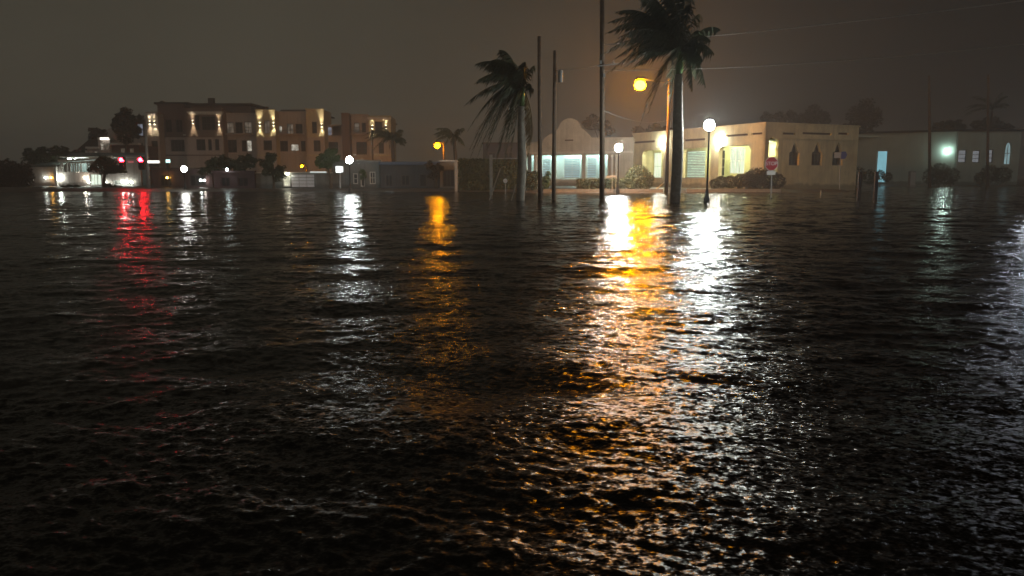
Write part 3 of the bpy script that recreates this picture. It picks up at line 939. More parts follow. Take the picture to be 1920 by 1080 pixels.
# taller stepped block behind it, with one bright lit strip
YK = 116.0
blk = thing("stepped_block", "stepped dark block behind the gallery with one bright white strip of light", "building", (PX(190, YK), YK, .2))
fK = Fac((PX(135, YK), YK), (1, 0))
def kb(x0, x1, y0, m_, d0=0.0, nm="wall"):
    r = fK.rect(x0, y0, x1, 340, z0=-.2)
    mb = MB(); fK.poly(mb, r, (), d0, d0 + 6); return mb.obj(nm, m_, blk)
M_BLK = mat("grey_brown_render", (0.48, 0.43, 0.40), .85, .15, .6, stain=.25)
kb(166, 188, 279, M_BLK); kb(188.2, 210, 262, M_BLK, -.3); kb(210.2, 262, 272, M_APT_D, .2)
r = fK.rect(193, 240, 208, 262); mb = MB(); fK.poly(mb, r, (), 1.5, 4); mb.obj("stair_tower", M_APT, blk)
r = fK.rect(192.5, 258.5, 208, 262.3); mb = MB(); fK.poly(mb, r, (), -.75, -.304); mb.obj("light_strip", emis("strip_light", (1.0, .93, .8), 3.5), blk)
for x0, x1, y0, yp in ((143, 186, 281, 262),):
    a, zb_ = fK.sz(x0, y0); b = fK.sz(x1, y0)[0]; zp = fK.sz(165, yp)[1]
    mb = MB(); fK.poly(mb, [(a, zb_), (b, zb_), (b, zp), (a + (b - a) * .55, zp)], (), .1, 7); mb.obj("roof", M_DARKROOF, blk)
for x0, x1, y in ((164, 189, 279), (187, 211, 262), (209, 263, 272)):
    a, z = fK.sz(x0, y); b = fK.sz(x1, y)[0]
    mb = MB(); fK.bar(mb, a, z + .003, b, z + .3, -.7 + (x0 % 5) * .03, .4); mb.obj("roof_edge", M_WHITE, blk)
for xs in ((226, 278, 234, 290), (243, 278, 250, 290)):
    window(fK.off(.19), fK.rect(*xs), blk, M_DIMW, M_WHITE, dep=-.03, fw=.1, cross=(1, 1))
for xs in ((168, 283, 173, 297), (178, 283, 183, 297), (191, 268, 197, 282), (200, 268, 206, 282)):  # glowing panes added to brighten the block
    window(fK.off(-.31 if xs[0] > 185 else 0), fK.rect(*xs), blk, M_LITW if xs[0] in (178, 191) else M_DIMW, M_WHITE, dep=-.03, fw=.1, cross=(1, 1))

# ------------------------------------------------------------------ low shops along the far bank
YS = 77.0
fS = Fac((PX(430, YS), YS), (1, 0))
M_PLAST = mat("grey_plaster", (0.2, 0.21, 0.2), .85, .15, 1, stain=.35, tide=.5)
M_MAROON = mat("dark_maroon_paint", (0.055, 0.022, 0.025), .7, .25, 1.5, stain=.3)
M_BLUEW = mat("dark_blue_grey_paint", (0.045, 0.052, 0.06), .75, .2, 1, stain=.3)
def lowshop(label, x0, x1, yt, m_, f, openings, deep=6.0, roofm=None, edge_m=None, edge=.22, name="low_shop"):
    th_ = thing(name, label, "building", tuple(f.pt(f.sz((x0 + x1) / 2, 330)[0], .15)))
    s0, s1 = f.sz(x0, 330)[0], f.sz(x1, 330)[0]
    zt_ = f.sz((x0 + x1) / 2, yt)[1]
    hs = [f.rect(*q[:4]) for q in openings]
    hs = [[(s, max(z, .35)) for s, z in h] for h in hs]
    mb = MB(); f.poly(mb, [(s0, -.2), (s1, -.2), (s1, zt_), (s0, zt_)], hs, 0, .25)
    f.bar(mb, s0, -.2, s0 + .25, zt_ - .002, .251, deep); f.bar(mb, s1 - .25, -.2, s1, zt_ - .002, .251, deep); f.bar(mb, s0 + .251, -.2, s1 - .251, zt_ - .002, deep - .25, deep)
    mb.obj("wall", m_, th_)
    mb = MB(); f.bar(mb, s0 + .252, zt_ - .3, s1 - .252, zt_ - .15, .252, deep - .252); mb.obj("roof", roofm or M_DARKROOF, th_)
    mb = MB(); f.bar(mb, s0 - .1, zt_ + .002, s1 + .1, zt_ + edge, -.25, .3); mb.obj("roof_edge", edge_m or M_WHITE, th_)
    for q, h in zip(openings, hs):
        window(f, h, th_, q[4], q[5] if len(q) > 5 else M_WHITE, dep=.12, fw=.09, cross=q[6] if len(q) > 6 else (1, 1), name=q[7] if len(q) > 7 else "window")
    return th_, s0, s1, zt_
M_GAR = emis("lit_doorway_pane", (0.95, 0.93, 0.68), .8, .4, (3, 3, 1.2))
sh1, s0, s1, zt_ = lowshop("grey low shop with a white panelled garage door and a lit doorway", 478, 621, 325, M_PLAST, fS,
    [(531, 329, 544.5, 357, M_GAR, M_WHITE, (0, 1), "doorway")], edge=.12)
# sectional garage door: white panels, one by one
M_GPAN = mat("white_door_panel", (0.74, 0.76, 0.82), .5, .05, 2)
r = fS.rect(547, 323, 590, 357, z0=.3)
gd = MB(); fS.poly(gd, [(r[0][0] - .08, .25), (r[1][0] + .08, .25), (r[2][0] + .08, r[2][1] - .1), (r[3][0] - .08, r[3][1] - .1)], (), -.06, -.002); gd = gd.obj("garage_door", M_PLAST, sh1)
rows = 4
for i in range(rows):
    h_ = (r[2][1] - .2 - .3) / rows
    for k in range(3):
        w_ = (r[1][0] - r[0][0]) / 3
        mb = MB(); fS.bar(mb, r[0][0] + k * w_ + .02, .3 + i * h_ + .02, r[0][0] + (k + 1) * w_ - .02, .3 + (i + 1) * h_ - .02, -.1, -.062); mb.obj("panel", M_GPAN, gd)
s, z = fS.sz(538, 326.5)
mb = MB(); fS.bar(mb, s - .3, z - .07, s + .3, z + .05, -.4, -.262); mb.obj("door_light", emis("door_light", (1, .97, .75), 26), sh1)
s, z = fS.sz(600, 322.5)
mb = MB(); fS.bar(mb, s - .9, z - .06, s + .7, z + .05, -.32, -.255); mb.obj("strip_light", emis("eave_strip", (.85, .95, .9), .8), sh1)
M_PINKD = mat("dim_pane", (0.05, 0.055, 0.055), .15, .2, 2)
sh2, *_ = lowshop("grey shop with white framed windows beside the bright square sign", 622, 712, 305, M_PLAST, fS.off(.6),
    [(662, 325, 671, 345, M_PINKD, M_WHITE, (0, 1)), (676, 322, 684, 356, M_PINKD, M_WHITE, (0, 1)), (693, 322, 704, 345, M_PINKD, M_WHITE, (1, 1))], edge=.25, edge_m=M_PLAST)
sh3, *_ = lowshop("long low dark blue grey shop with a blue roof edge", 713, 824, 309, M_BLUEW, fS.off(.3), [(722, 327, 736, 350, M_DARKGLASS, M_DARKFRAME, (1, 0)), (752, 328, 768, 348, M_DARKGLASS, M_DARKFRAME, (1, 0)), (786, 326, 800, 357, M_DARKGLASS, M_DARKFRAME, (0, 0))], edge=.3, edge_m=mat("blue_roof_edge", (0.05, 0.08, 0.14), .6, .15, 2))
sh4, *_ = lowshop("small plain shop with a pale grey upper band next to the hedge", 825, 859, 303, mat("pale_band_plaster", (.22, .21, .19), .85, .15, 1), fS.off(.1), [(830, 318, 852, 352, M_DARKGLASS, M_DARKFRAME, (2, 0))], edge=.15)
sh5, *_ = lowshop("dark maroon shack under the trees with a wide dark opening", 400, 477, 324, M_MAROON, fS.off(-.4), [(414, 332, 432, 357, M_DARKGLASS, M_MAROON, (1, 0)), (446, 332, 466, 357, M_DARKGLASS, M_MAROON, (1, 0))], edge=.2, edge_m=M_MAROON)
shd, *_ = lowshop("dark blue shed with flat roof behind the hedge and palm trunk", 906, 983, 270, mat("dark_slate_paint", (0.035, 0.033, 0.042), .8, .2, 1), Fac((PX(906, 82), 82.0), (1, 0)), [(915, 285, 930, 297, M_DARKGLASS, M_DARKFRAME, (1, 0)), (945, 285, 962, 297, M_DARKGLASS, M_DARKFRAME, (1, 0))], edge=.15, edge_m=M_DARKROOF, name="shed")
sh6, *_ = lowshop("dim reddish wall-like store behind the short lamp", 286, 398, 318, mat("dull_pink_paint", (.12, .07, .07), .85, .15, .8, stain=.3), Fac((PX(286, 82), 82.0), (1, 0)), [(300, 328, 322, 352, M_DARKGLASS, M_DARKFRAME, (2, 0)), (356, 328, 386, 354, M_DARKGLASS, M_DARKFRAME, (2, 0))], edge=.2, edge_m=M_APT_D)
fl_lamp(315, 333, AMB, 30, .09, sh6, Fac((PX(286, 82), 82.0), (1, 0)))
for a in ((378, 338, WHT, 30, .1), (385, 338, (1, .9, .8), 22, .09)):
    fl_lamp(*a, parent=sh6, f=Fac((PX(286, 82), 82.0), (1, 0)))
fl_lamp(427, 318, (0.8, 1, .95), 26, .11, sh5, fS.off(-.65))
# ------------------------------------------------------------------ foliage
def leaf_cloud(mb, blobs, n, size, seed, squash=1.0, shell=.5):
    r_ = random.Random(seed)
    tot = sum(b[3] ** 2 for b in blobs)
    for (x, y, z, rad) in blobs:
        for _ in range(int(n * rad ** 2 / tot)):
            while True:
                d = Vector((r_.uniform(-1, 1), r_.uniform(-1, 1), r_.uniform(-1, 1)))
                if 0.05 < d.length < 1: break
            d = d.normalized() * (d.length ** shell) * rad * r_.uniform(.82, 1.12)
            d.z *= squash
            p = Vector((x, y, z)) + d
            a = Vector((r_.gauss(0, 1), r_.gauss(0, 1), r_.gauss(0, .6))).normalized()
            b = a.cross(Vector((r_.gauss(0, 1), r_.gauss(0, 1), r_.gauss(0, 1)))).normalized()
            s = size * r_.uniform(.6, 1.4)
            mb.add([p - a * s, p + b * s * .4, p + a * s, p - b * s * .4], [(0, 1, 2, 3)])
M_LEAF = leafmat("dark_leaves", (0.045, 0.06, 0.025))
M_LEAFB = leafmat("brownish_leaves", (0.055, 0.045, 0.028))
M_LEAFG = leafmat("green_leaves", (0.06, 0.11, 0.03))
def leafy_tree(label, px, base_y, crown, Y, leaf, n=2600, size=.16, group=None, name="leafy_tree", trunk=True, trunk_r=.16):
    """crown: list of (px, py, radius in photo pixels, depth offset)"""
    bx = PX(px, Y)
    t = thing(name, label, "tree", (bx, Y, .1), group)
    k = MPP(Y)
    blobs = []
    for (cx, cy_, rp_, dy) in crown:
        c = P(cx, cy_, Y + dy)
        blobs.append((c.x, c.y, c.z, rp_ * k))
    mb = MB()
    top = max(b[2] for b in blobs)
    cz = sum(b[2] for b in blobs) / len(blobs)
    cxm = sum(b[0] for b in blobs) / len(blobs)
    mb.tube([(bx, Y, -.2), (bx + .05, Y, cz * .4), ((bx + cxm) / 2, Y, cz * .7), (cxm, Y, cz)], [trunk_r, trunk_r * .8, trunk_r * .7, trunk_r * .45], 8)
    for b in blobs:
        mb.tube([((bx + cxm) / 2, Y, cz * .7), ((bx + cxm + 2 * b[0]) / 4, (Y + b[1]) / 2, (cz * .7 + b[2]) / 2 + .1), (b[0], b[1], b[2])], [trunk_r * .5, trunk_r * .35, trunk_r * .15], 6)
    mb.obj("trunk", M_BARK, t)
    r_ = random.Random(int(px * 7 + base_y))
    sub = []
    for b in blobs:
        sub.append((b[0], b[1], b[2], b[3] * .72))
        for _ in range(7):
            a_, e_ = r_.uniform(0, 6.283), r_.uniform(-.5, 1.3)
            q_ = b[3] * r_.uniform(.55, 1.0)
            sub.append((b[0] + q_ * math.cos(a_) * math.cos(e_), b[1] + q_ * math.sin(a_) * math.cos(e_), b[2] + q_ * math.sin(e_) * .9, b[3] * r_.uniform(.22, .5)))
    mb = MB(); leaf_cloud(mb, sub, n, size, int(px * 13 + base_y) & 1023)
    mb.obj("crown", leaf, t)
    return t
# left side trees
leafy_tree("wide dark tree crown at the far left above the grey wing", 96, 350, [(70, 297, 20, 0), (92, 290, 17, 1), (116, 288, 13, 0), (138, 290, 8, .5), (82, 310, 18, -1), (104, 306, 16, 0), (62, 318, 15, 0)], 95, M_LEAF, 4600, .2)
leafy_tree("round dark street tree standing before the white entrance", 193, 356, [(193, 314, 20, 0), (176, 316, 11, .4), (212, 316, 14, 0), (228, 318, 10, 0), (195, 304, 12, 0)], 84, M_LEAF, 3000, .15, trunk_r=.22)
leafy_tree("tall pointed dark tree left of the three storey building", 236, 340, [(236, 225, 20, 0), (234, 212, 11, 0), (222, 240, 16, 1), (250, 240, 15, 0), (262, 225, 8, 0), (236, 255, 22, 0)], 114, M_LEAFB, 3600, .24)
leafy_tree("small dark tree rising behind the stepped roof", 182, 340, [(176, 245, 8, 0), (184, 252, 11, 0), (172, 258, 9, 0), (196, 250, 7, 0)], 128, M_LEAFB, 1000, .2)
leafy_tree("broad dark tree over the maroon shack", 440, 356, [(400, 312, 17, 0), (425, 306, 16, .6), (450, 312, 18, 0), (470, 305, 14, 0), (385, 322, 11, 0)], 80.5, M_LEAF, 3400, .16)
leafy_tree("dark bushy tree left of the lit garage door", 512, 356, [(498, 308, 14, 0), (510, 296, 12, .4), (520, 330, 15, 0), (505, 320, 14, 0), (526, 318, 9, 0)], 75, M_LEAF, 2600, .14)
leafy_tree("green tree lit by the bright lamp beside the square sign", 618, 350, [(618, 290, 13, 0), (605, 300, 11, 0), (630, 298, 9, .3), (600, 310, 9, 0), (616, 308, 12, 0)], 76, M_LEAFG, 2400, .12, trunk_r=.1)
leafy_tree("thin green shrub tree against the grey shop wall", 681, 356, [(680, 322, 6, 0), (684, 330, 5, 0), (678, 334, 5, 0)], 76.6, M_LEAFG, 520, .09, trunk_r=.04)
leafy_tree("scrubby dark tree on the roof line by the orange lamp", 818, 356, [(806, 312, 9, 0), (818, 318, 11, 0), (812, 330, 9, 0)], 76, M_LEAFB, 1200, .14)
# silhouettes behind the right-hand buildings
for lab, px, crown in (
    ("rounded tall dark tree behind the corner building roof", 1622, [(1622, 208, 23, 0), (1608, 222, 20, 1), (1640, 224, 20, 0), (1622, 235, 28, 0)]),
    ("low dark tree behind the middle of the pointed window roof", 1528, [(1528, 210, 14, 0), (1520, 222, 16, 0), (1545, 225, 15, 0)]),
    ("spreading dim tree behind the roof above the stop sign", 1475, [(1460, 222, 14, 0), (1485, 220, 14, 1), (1500, 226, 13, 0), (1440, 224, 12, 0)]),
    ("flat dark tree behind the grey green building roof", 1778, [(1765, 240, 12, 0), (1785, 236, 12, 0), (1800, 241, 10, 0)]),
    ("wide dark tree below the distant palm at the right edge", 1862, [(1840, 240, 15, 0), (1862, 236, 17, 0), (1885, 242, 14, 0)]),
    ("dim leafy tree behind the curved gable", 1125, [(1110, 232, 15, 0), (1128, 236, 14, 0), (1142, 246, 10, 0)]),
    ("broad dim tree behind the arcade roof near the orange lamp", 1230, [(1200, 248, 12, 0), (1225, 246, 14, 0), (1250, 247, 12, 0)]),
):
    leafy_tree(lab, px, 345, crown, 135 if px > 1400 else 108, M_LEAFB, 2600, .28, name="background_tree", group="dark trees behind the roofs")

def bush(label, blobs_px, Y, leaf, n, size=.09, name="bush", cat="bush"):
    bx = PX(sum(b[0] for b in blobs_px) / len(blobs_px), Y)
    t = thing(name, label, cat, (bx, Y, .05))
    k = MPP(Y); blobs = []
    for (cx, cy_, rp_, dy) in blobs_px:
        c = P(cx, cy_, Y + dy); blobs.append((c.x, c.y, c.z, rp_ * k))
    mb = MB(); leaf_cloud(mb, blobs, n, size, int(bx * 31) & 1023, shell=.35)
    mb.obj("foliage", leaf, t)
    mb = MB()
    for b in blobs[::2]:
        for q in range(3):
            mb.tube([(b[0] + q * .06, b[1], -.1), (b[0] + (q - 1) * .25, b[1] + .1, b[2] * .6), (b[0] + (q - 1) * .5, b[1], b[2] + b[3] * .3)], [.04, .03, .012], 5)
    mb.obj("stem", M_BARK, t)
    return t
M_BUSH = leafmat("olive_bush_leaves", (0.085, 0.085, 0.035))
bush("big rounded clipped bush under the arcade behind the pale lamp post", [(1197, 332, 22, 0), (1184, 338, 16, .3), (1211, 337, 16, 0), (1197, 345, 22, -.4)], 66.5, M_BUSH, 5200)
bush("low dense bush at the foot of the arcade left of the stop sign", [(1352, 341, 11, 0), (1370, 341, 12, 0), (1388, 339, 13, .2), (1405, 337, 15, 0), (1340, 344, 9, 0)], 67.3, M_BUSH, 4200)
bush("dark domed bush behind the stop sign", [(1418, 334, 19, 0), (1440, 334, 18, .2), (1458, 340, 14, 0), (1430, 344, 18, 0), (1405, 342, 14, 0)], 66.6, M_LEAFB, 5200)
bush("ragged dark bush beside the blue street sign", [(1570, 332, 14, 0), (1590, 330, 14, 0), (1608, 328, 15, 0), (1630, 332, 14, 0), (1600, 342, 16, 0), (1556, 340, 10, 0)], 78, M_LEAF, 4600)
bush("dark dome shaped bush under the green white wall lamp", [(1762, 322, 17, 0), (1748, 330, 16, 0), (1782, 330, 16, 0), (1765, 338, 20, 0)], 103.5, M_LEAF, 3600, .12)
bush("dark bush in the far right corner below the lit arch", [(1856, 326, 16, 0), (1880, 328, 15, 0), (1840, 334, 12, 0)], 103.5, M_LEAF, 3000, .12)
bush("small dark bush in front of the turquoise doorway", [(1650, 328, 9, 0), (1664, 332, 9, 0), (1638, 333, 9, 0)], 101, M_LEAF, 1500, .11)
bush("leafy shrub behind the left palm trunk by the white columns", [(990, 335, 12, 0), (1002, 330, 10, .2), (996, 345, 12, 0), (984, 328, 9, 0)], 66, M_LEAF, 2600)
bush("thin shrub between the two wooden poles", [(1024, 336, 7, 0), (1027, 326, 5, 0), (1022, 346, 8, 0)], 66.2, M_LEAFG, 900, .08)
bush("dark ragged shrubs before the bright shopfront of the gallery", [(204, 352, 8, 0), (216, 354, 7, 0), (228, 355, 6, 0)], 84, M_LEAF, 900, .13)
bush("dark low shrubs at the foot of the gallery columns", [(118, 354, 6, 0), (130, 353, 7, 0), (144, 354, 7, 0), (152, 356, 5, 0)], 84, M_LEAF, 1000, .13)
# clipped hedges
def hedge(label, x0, x1, ytop, Y, leaf, n, thick=1.0, size=.09):
    a, b = PX(x0, Y), PX(x1, Y); zt_ = PZ(ytop, Y)
    t = thing("hedge", label, "hedge", ((a + b) / 2, Y, .05))
    r_ = random.Random(int(x0)); mb = MB()
    for _ in range(n):
        p = Vector((r_.uniform(a, b), Y + r_.uniform(-thick / 2, thick / 2), r_.uniform(-.05, zt_)))
        if r_.random() < .6: p.y = Y - thick / 2 + r_.gauss(0, .05)
        elif r_.random() < .5: p.z = zt_ + r_.gauss(0, .05)
        d = Vector((r_.gauss(0, 1), r_.gauss(0, 1), r_.gauss(0, 1))).normalized()
        e = d.cross(Vector((r_.gauss(0, 1), r_.gauss(0, 1), r_.gauss(0, 1)))).normalized()
        s = size * r_.uniform(.6, 1.4)
        mb.add([p - d * s, p + e * s * .45, p + d * s, p - e * s * .45], [(0, 1, 2, 3)])
    mb.obj("foliage", leaf, t)
    mb = MB(); mb.box(((a + b) / 2, Y, zt_ / 2 - .1), (b - a - .3, thick - .25, zt_ - .1)); mb.obj("inner_twigs", M_BARK, t)
hedge("low clipped hedge in front of the cyan shop windows", 1081, 1170, 337, 66.3, M_BUSH, 3400)
hedge("tall dark hedge wall left of the leaning palm braces", 860, 975, 300, 71.5, M_LEAF, 7000, size=.13)
bush("dark ragged trees at the far left edge reddened by the traffic signals", [(-8, 322, 22, 0), (14, 316, 17, .5), (30, 324, 18, 0), (44, 318, 13, 0), (20, 338, 24, 0), (-4, 342, 22, 0), (42, 340, 18, 0), (54, 332, 10, 0)], 86, M_LEAFB, 5200, .17, "thicket", "trees")

# palms ----------------------------------------------------------------
M_FROND = leafmat("palm_frond_green", (0.05, 0.062, 0.03), .5)
M_FROND_DRY = leafmat("dry_palm_frond", (0.15, 0.10, 0.04), .6)
M_SHAFT = mat("green_crownshaft", (0.12, 0.20, 0.06), .45, .2, 2)
def frond_mesh(base, tip, bow, wind, hang, w, seed, nl=34):
    r_ = random.Random(seed)
    mid = (base + tip) / 2 + bow
    pts = []
    for i in range(13):
        t = i / 12
        q = base * (1 - t) ** 2 + mid * 2 * t * (1 - t) + tip * t * t
        pts.append(q + (wind * .5 + Vector((0, 0, -.25))) * (tip - base).length * .22 * t ** 3)
    mb = MB(); mb.tube(pts, [.035 * (1 - .85 * i / 12) for i in range(13)], 5)
    for i in range(nl):
        t = .14 + .86 * i / (nl - 1)
        k = min(11, int(t * 12)); fr = t * 12 - k
        p = pts[k].lerp(pts[k + 1], fr)
        ax = (pts[k + 1] - pts[k]).normalized()
        side = ax.cross(Vector((0, 0, 1)))
        if side.length < .1: side = ax.cross(Vector((0, 1, 0)))
        side.normalize()
        L = w * (math.sin(min(1, t * 1.05) * math.pi) ** .55 * .85 + .18) * r_.uniform(.8, 1.15)
        for sg in (-1, 1):
            if r_.random() < .14: continue
            L_ = L * r_.uniform(.6, 1.15)
            d = (side * sg * .75 + ax * .65 + Vector((0, 0, -hang)) + wind * .8 + Vector((r_.gauss(0, .2), r_.gauss(0, .2), r_.gauss(0, .2)))).normalized()
            d2 = (d + Vector((0, 0, -hang * .9)) + wind * .7).normalized()
            wd = ax * (.017 + .014 * r_.random())
            m1 = p + d * L_ * .5; m2 = m1 + d2 * L_ * .5
            mb.add([p - wd, p + wd, m1 + wd * 1.15, m2, m1 - wd * 1.15], [(0, 1, 2, 4), (4, 2, 3)])
    return mb
def palm(label, base, crown, trunk_r, tips, wind, w, shaft=True, hang=.55, name="palm_tree", fl=34, group=None, bowk=.34):
    t = thing(name, label, "palm tree", (base.x, base.y, 0), group)
    n = 14
    mb = MB(); pts = []; rad = []
    for i in range(n + 1):
        q = i / n
        p = base.lerp(crown, q * (.84 if shaft else .98)); p.x += .06 * math.sin(q * 5)
        pts.append(p)
        rad.append(trunk_r * (1.18 - .1 * q + .14 * math.sin(q * math.pi) - .22 * q * q + (.02 if i % 2 else 0)))
    pts[0].z -= .6
    mb.tube(pts, rad, 14); mb.obj("trunk", M_TRUNK if shaft else M_BARK, t, True)
    if shaft:
        mb = MB(); a = pts[-1]
        mb.tube([a - Vector((0, 0, .02)), a.lerp(crown, .25), a.lerp(crown, .7), crown + Vector((0, 0, .15))], [trunk_r * .72, trunk_r * .85, trunk_r * .55, trunk_r * .25], 12); mb.obj("crownshaft", M_SHAFT, t, True)
    for i, tp in enumerate(tips):
        tip, dry = tp[0], tp[1]
        L = (tip - crown).length
        bow = Vector((0, 0, L * bowk * (1.0 if tip.z > crown.z - L * .4 else 1.35)))
        if dry: bow = Vector((.3, 0, .1))
        b0 = crown + Vector((random.uniform(-.06, .06), random.uniform(-.06, .06), random.uniform(-.15, .1)))
        mb = frond_mesh(b0, tip, bow, wind, hang, w * (.8 + .2 * random.random()), i + int(base.x * 10), fl)
        mb.obj("frond", M_FROND_DRY if dry else M_FROND, t)
    return t
# tall palm beside the lamp
YP = 41.0
tips = []
for (x, y, dy) in ((1148, 52, .3), (1140, 92, -.8), (1168, 12, .9), (1150, 128, 1.3), (1205, -25, -.5), (1245, -50, .6), (1290, -45, -1.0), (1185, 75, -1.8), (1180, 118, -.6), (1358, 48, .2), (1345, 95, -1.0), (1330, 155, .6), (1306, 165, -1.0), (1322, 20, 1.4), (1262, 190, 1.2), (1213, 222, -.4), (1228, 200, -1.2), (1195, 30, 1.8), (1165, 100, 2.0), (1172, 60, -2.0), (1222, 10, 2.1), (1215, -10, -2.0), (1270, -55, 2.2), (1310, -20, 1.9), (1312, 140, 1.8), (1340, 70, -2.0), (1155, 30, 2.4), (1160, 75, -2.6), (1196, 100, 2.6)):
    tips.append((P(x, y, YP + dy), False))
rq = random.Random(5)
for _ in range(16):
    tips.append((P(rq.uniform(1160, 1325), rq.uniform(-35, 130), YP + rq.uniform(-2.2, 2.2)), False))
palm("tall royal palm in the flood between the orange and white lamps", P(1265, 380, YP), P(1277, 92, YP), .235, tips, Vector((-.75, 0, -.15)), .95, hang=.8, fl=60)
# wind-bent palm left of the poles
YQ = 44.0
tips = []
for (x, y, dy, dry) in ((944, 86, .2, 0), (918, 118, -.6, 0), (898, 148, .8, 0), (880, 188, .1, 0), (886, 236, -.9, 0), (890, 292, .5, 0), (915, 300, -.4, 0), (940, 296, .9, 0), (955, 262, -1.0, 0), (930, 205, 1.6, 0), (915, 170, -1.6, 0), (1006, 118, .3, 0), (1000, 160, -.9, 0), (1003, 262, -.2, 1), (998, 290, .6, 1), (962, 110, 1.5, 0), (905, 262, 1.4, 0), (930, 105, -1.4, 0), (908, 200, 1.9, 0), (900, 262, -1.7, 0), (925, 250, 2.0, 0), (945, 280, -1.8, 0), (938, 140, 2.1, 0), (920, 228, -2.2, 0), (955, 300, 1.5, 0), (990, 110, -1.2, 0)):
    tips.append((P(x, y, YQ + dy), bool(dry)))
for _ in range(16):
    yy = rq.uniform(110, 295)
    tips.append((P(rq.uniform(895, 990) if yy < 200 else rq.uniform(888, 972), yy, YQ + rq.uniform(-1.9, 1.9)), False))
palm("wind bent palm standing in the flood left of the wooden poles", P(975, 375, YQ), P(981, 165, YQ), .2, tips, Vector((-.7, 0, -.25)), .9, hang=.8, fl=60)
# small distant palms
def radial_tips(c, rad, n, seed, el=(-.5, .75), wx=-.25):
    r_ = random.Random(seed); o = []
    for i in range(n):
        a = 2 * math.pi * i / n + r_.uniform(-.2, .2); e = r_.uniform(*el)
        o.append((c + Vector((math.cos(a) * math.cos(e) + wx, math.sin(a) * math.cos(e), math.sin(e))) * rad * r_.uniform(.85, 1.1), False))
    return o
for lab, px, bpx, py, Y, rp_ in (("short dark palm in front of the uplit end bay", 737, 738, 262, 84, 38), ("dark palm just right of the small orange street lamp", 853, 856, 258, 84, 32), ("distant black palm above the far right building", 1861, 1856, 205, 130, 42)):
    c = P(px, py, Y)
    palm(lab, P(bpx, 352, Y), c, .17, radial_tips(c, rp_ * MPP(Y), 20, int(px)), Vector((-.4, 0, -.15)), .7, shaft=False, hang=.8, fl=40, bowk=.35)

for px, py, Y, rp_ in ((60, 300, 104, 17), (118, 283, 112, 15), (150, 287, 108, 14)):
    c = P(px, py, Y)
    palm({60: "small dark palm lowest at the far left", 118: "small dark palm above the columned gallery", 150: "small dark palm nearest the stepped block"}[px], P(px + 1, 352, Y), c, .14, radial_tips(c, rp_ * MPP(Y), 14, int(px)), Vector((-.4, 0, -.15)), .6, shaft=False, hang=.8, fl=26, bowk=.35)

# ------------------------------------------------------------------ poles, wires, signs
def pole(label, top, base, r0, r1, name="utility_pole", mat_=None, group="wooden poles along the flooded street"):
    t = thing(name, label, "pole", (base.x, base.y, 0), group)
    b = base.copy(); b.z = -.5
    mb = MB(); mb.tube([b, base.lerp(top, .5), top], [r0, (r0 + r1) / 2, r1], 10); mb.obj("pole_shaft", mat_ or M_WOOD, t, True)
    return t
p1 = pole("left wooden pole of the close pair beside the palm", P(1011, 68, 45), P(1013, 374, 45), .13, .1)
p2 = pole("wooden pole with a pale box near its top", P(1040.5, 95, 45.5), P(1038, 373, 45.5), .12, .1)
q = P(1051, 143, 45.4)
mb = MB(); mb.lathe((q.x, q.y, q.z - .36), [(.02, 0), (.14, .02), (.14, .66), (.09, .72), (.02, .74)], 12); mb.obj("transformer", M_GALV, p2)
mb = MB(); mb.box((q.x - .2, q.y, q.z + .12), (.22, .06, .05)); mb.obj("bracket", M_GALV, p2)
p3 = pole("tallest wooden pole, lit orange on its right side", P(1129, -45, 44), P(1129, 374, 44), .145, .12)
mb = MB(); a, b = P(1120, 124, 43.85), P(1172, 117, 43.85); mb.tube([a, b], .035, 6); mb.obj("crossarm", M_GALV, p3)
for dx in (1126, 1150, 1168):
    q = P(dx, 119, 43.85); MB().lathe((q.x, q.y, q.z), [(.03, -.03), (.05, .03), (.03, .09), (.045, .12), (.01, .16)], 8).obj("insulator", M_GALV, p3)
mb = MB(); q = P(1133, 141, 43.8); mb.box(q, (.12, .1, .22)); mb.obj("junction_box", M_GALV, p3)
p5 = pole("thin dark pole standing before the far right building", P(1742, 142, 96), P(1744, 345, 96), .2, .14)
p6 = pole("faint black pole near the right edge by the distant palm", P(1853, 140, 99), P(1852, 345, 99), .19, .13)
p7 = pole("slim dark pole in front of the uplit end bay", P(697.5, 243, 84), P(700, 355, 84), .11, .09)

def cable(label, a, b, sag, r=.014, m_=None, group="overhead cables"):
    pts = []
    for i in range(25):
        t = i / 24; p = a.lerp(b, t); p.z -= sag * 4 * t * (1 - t); pts.append(p)
    mb = MB(); base = a
    o = mb.tube(pts, r, 5).obj("overhead_cable", m_ or mat("grey_cable", (.45, .43, .42), .4, .1, 5))
    return tag(o, label, "cable", group)
cable("upper overhead cable rising to the top right of the sky", P(1129, 84, 44), P(2250, -45, 30), .25, .018)
cable("lower overhead cable slanting through the dark right sky", P(1129, 132, 44), P(2250, 42, 30), .45, .015)
cable("thin sagging service wire between the tall pole and the orange lamp pole", P(1131, 207, 44), P(1250, 226, 61), .35, .016)
cable("faint short wire from the poles to the tall pole crossarm", P(1040, 130, 45.5), P(1124, 121, 43.9), .12, .012)

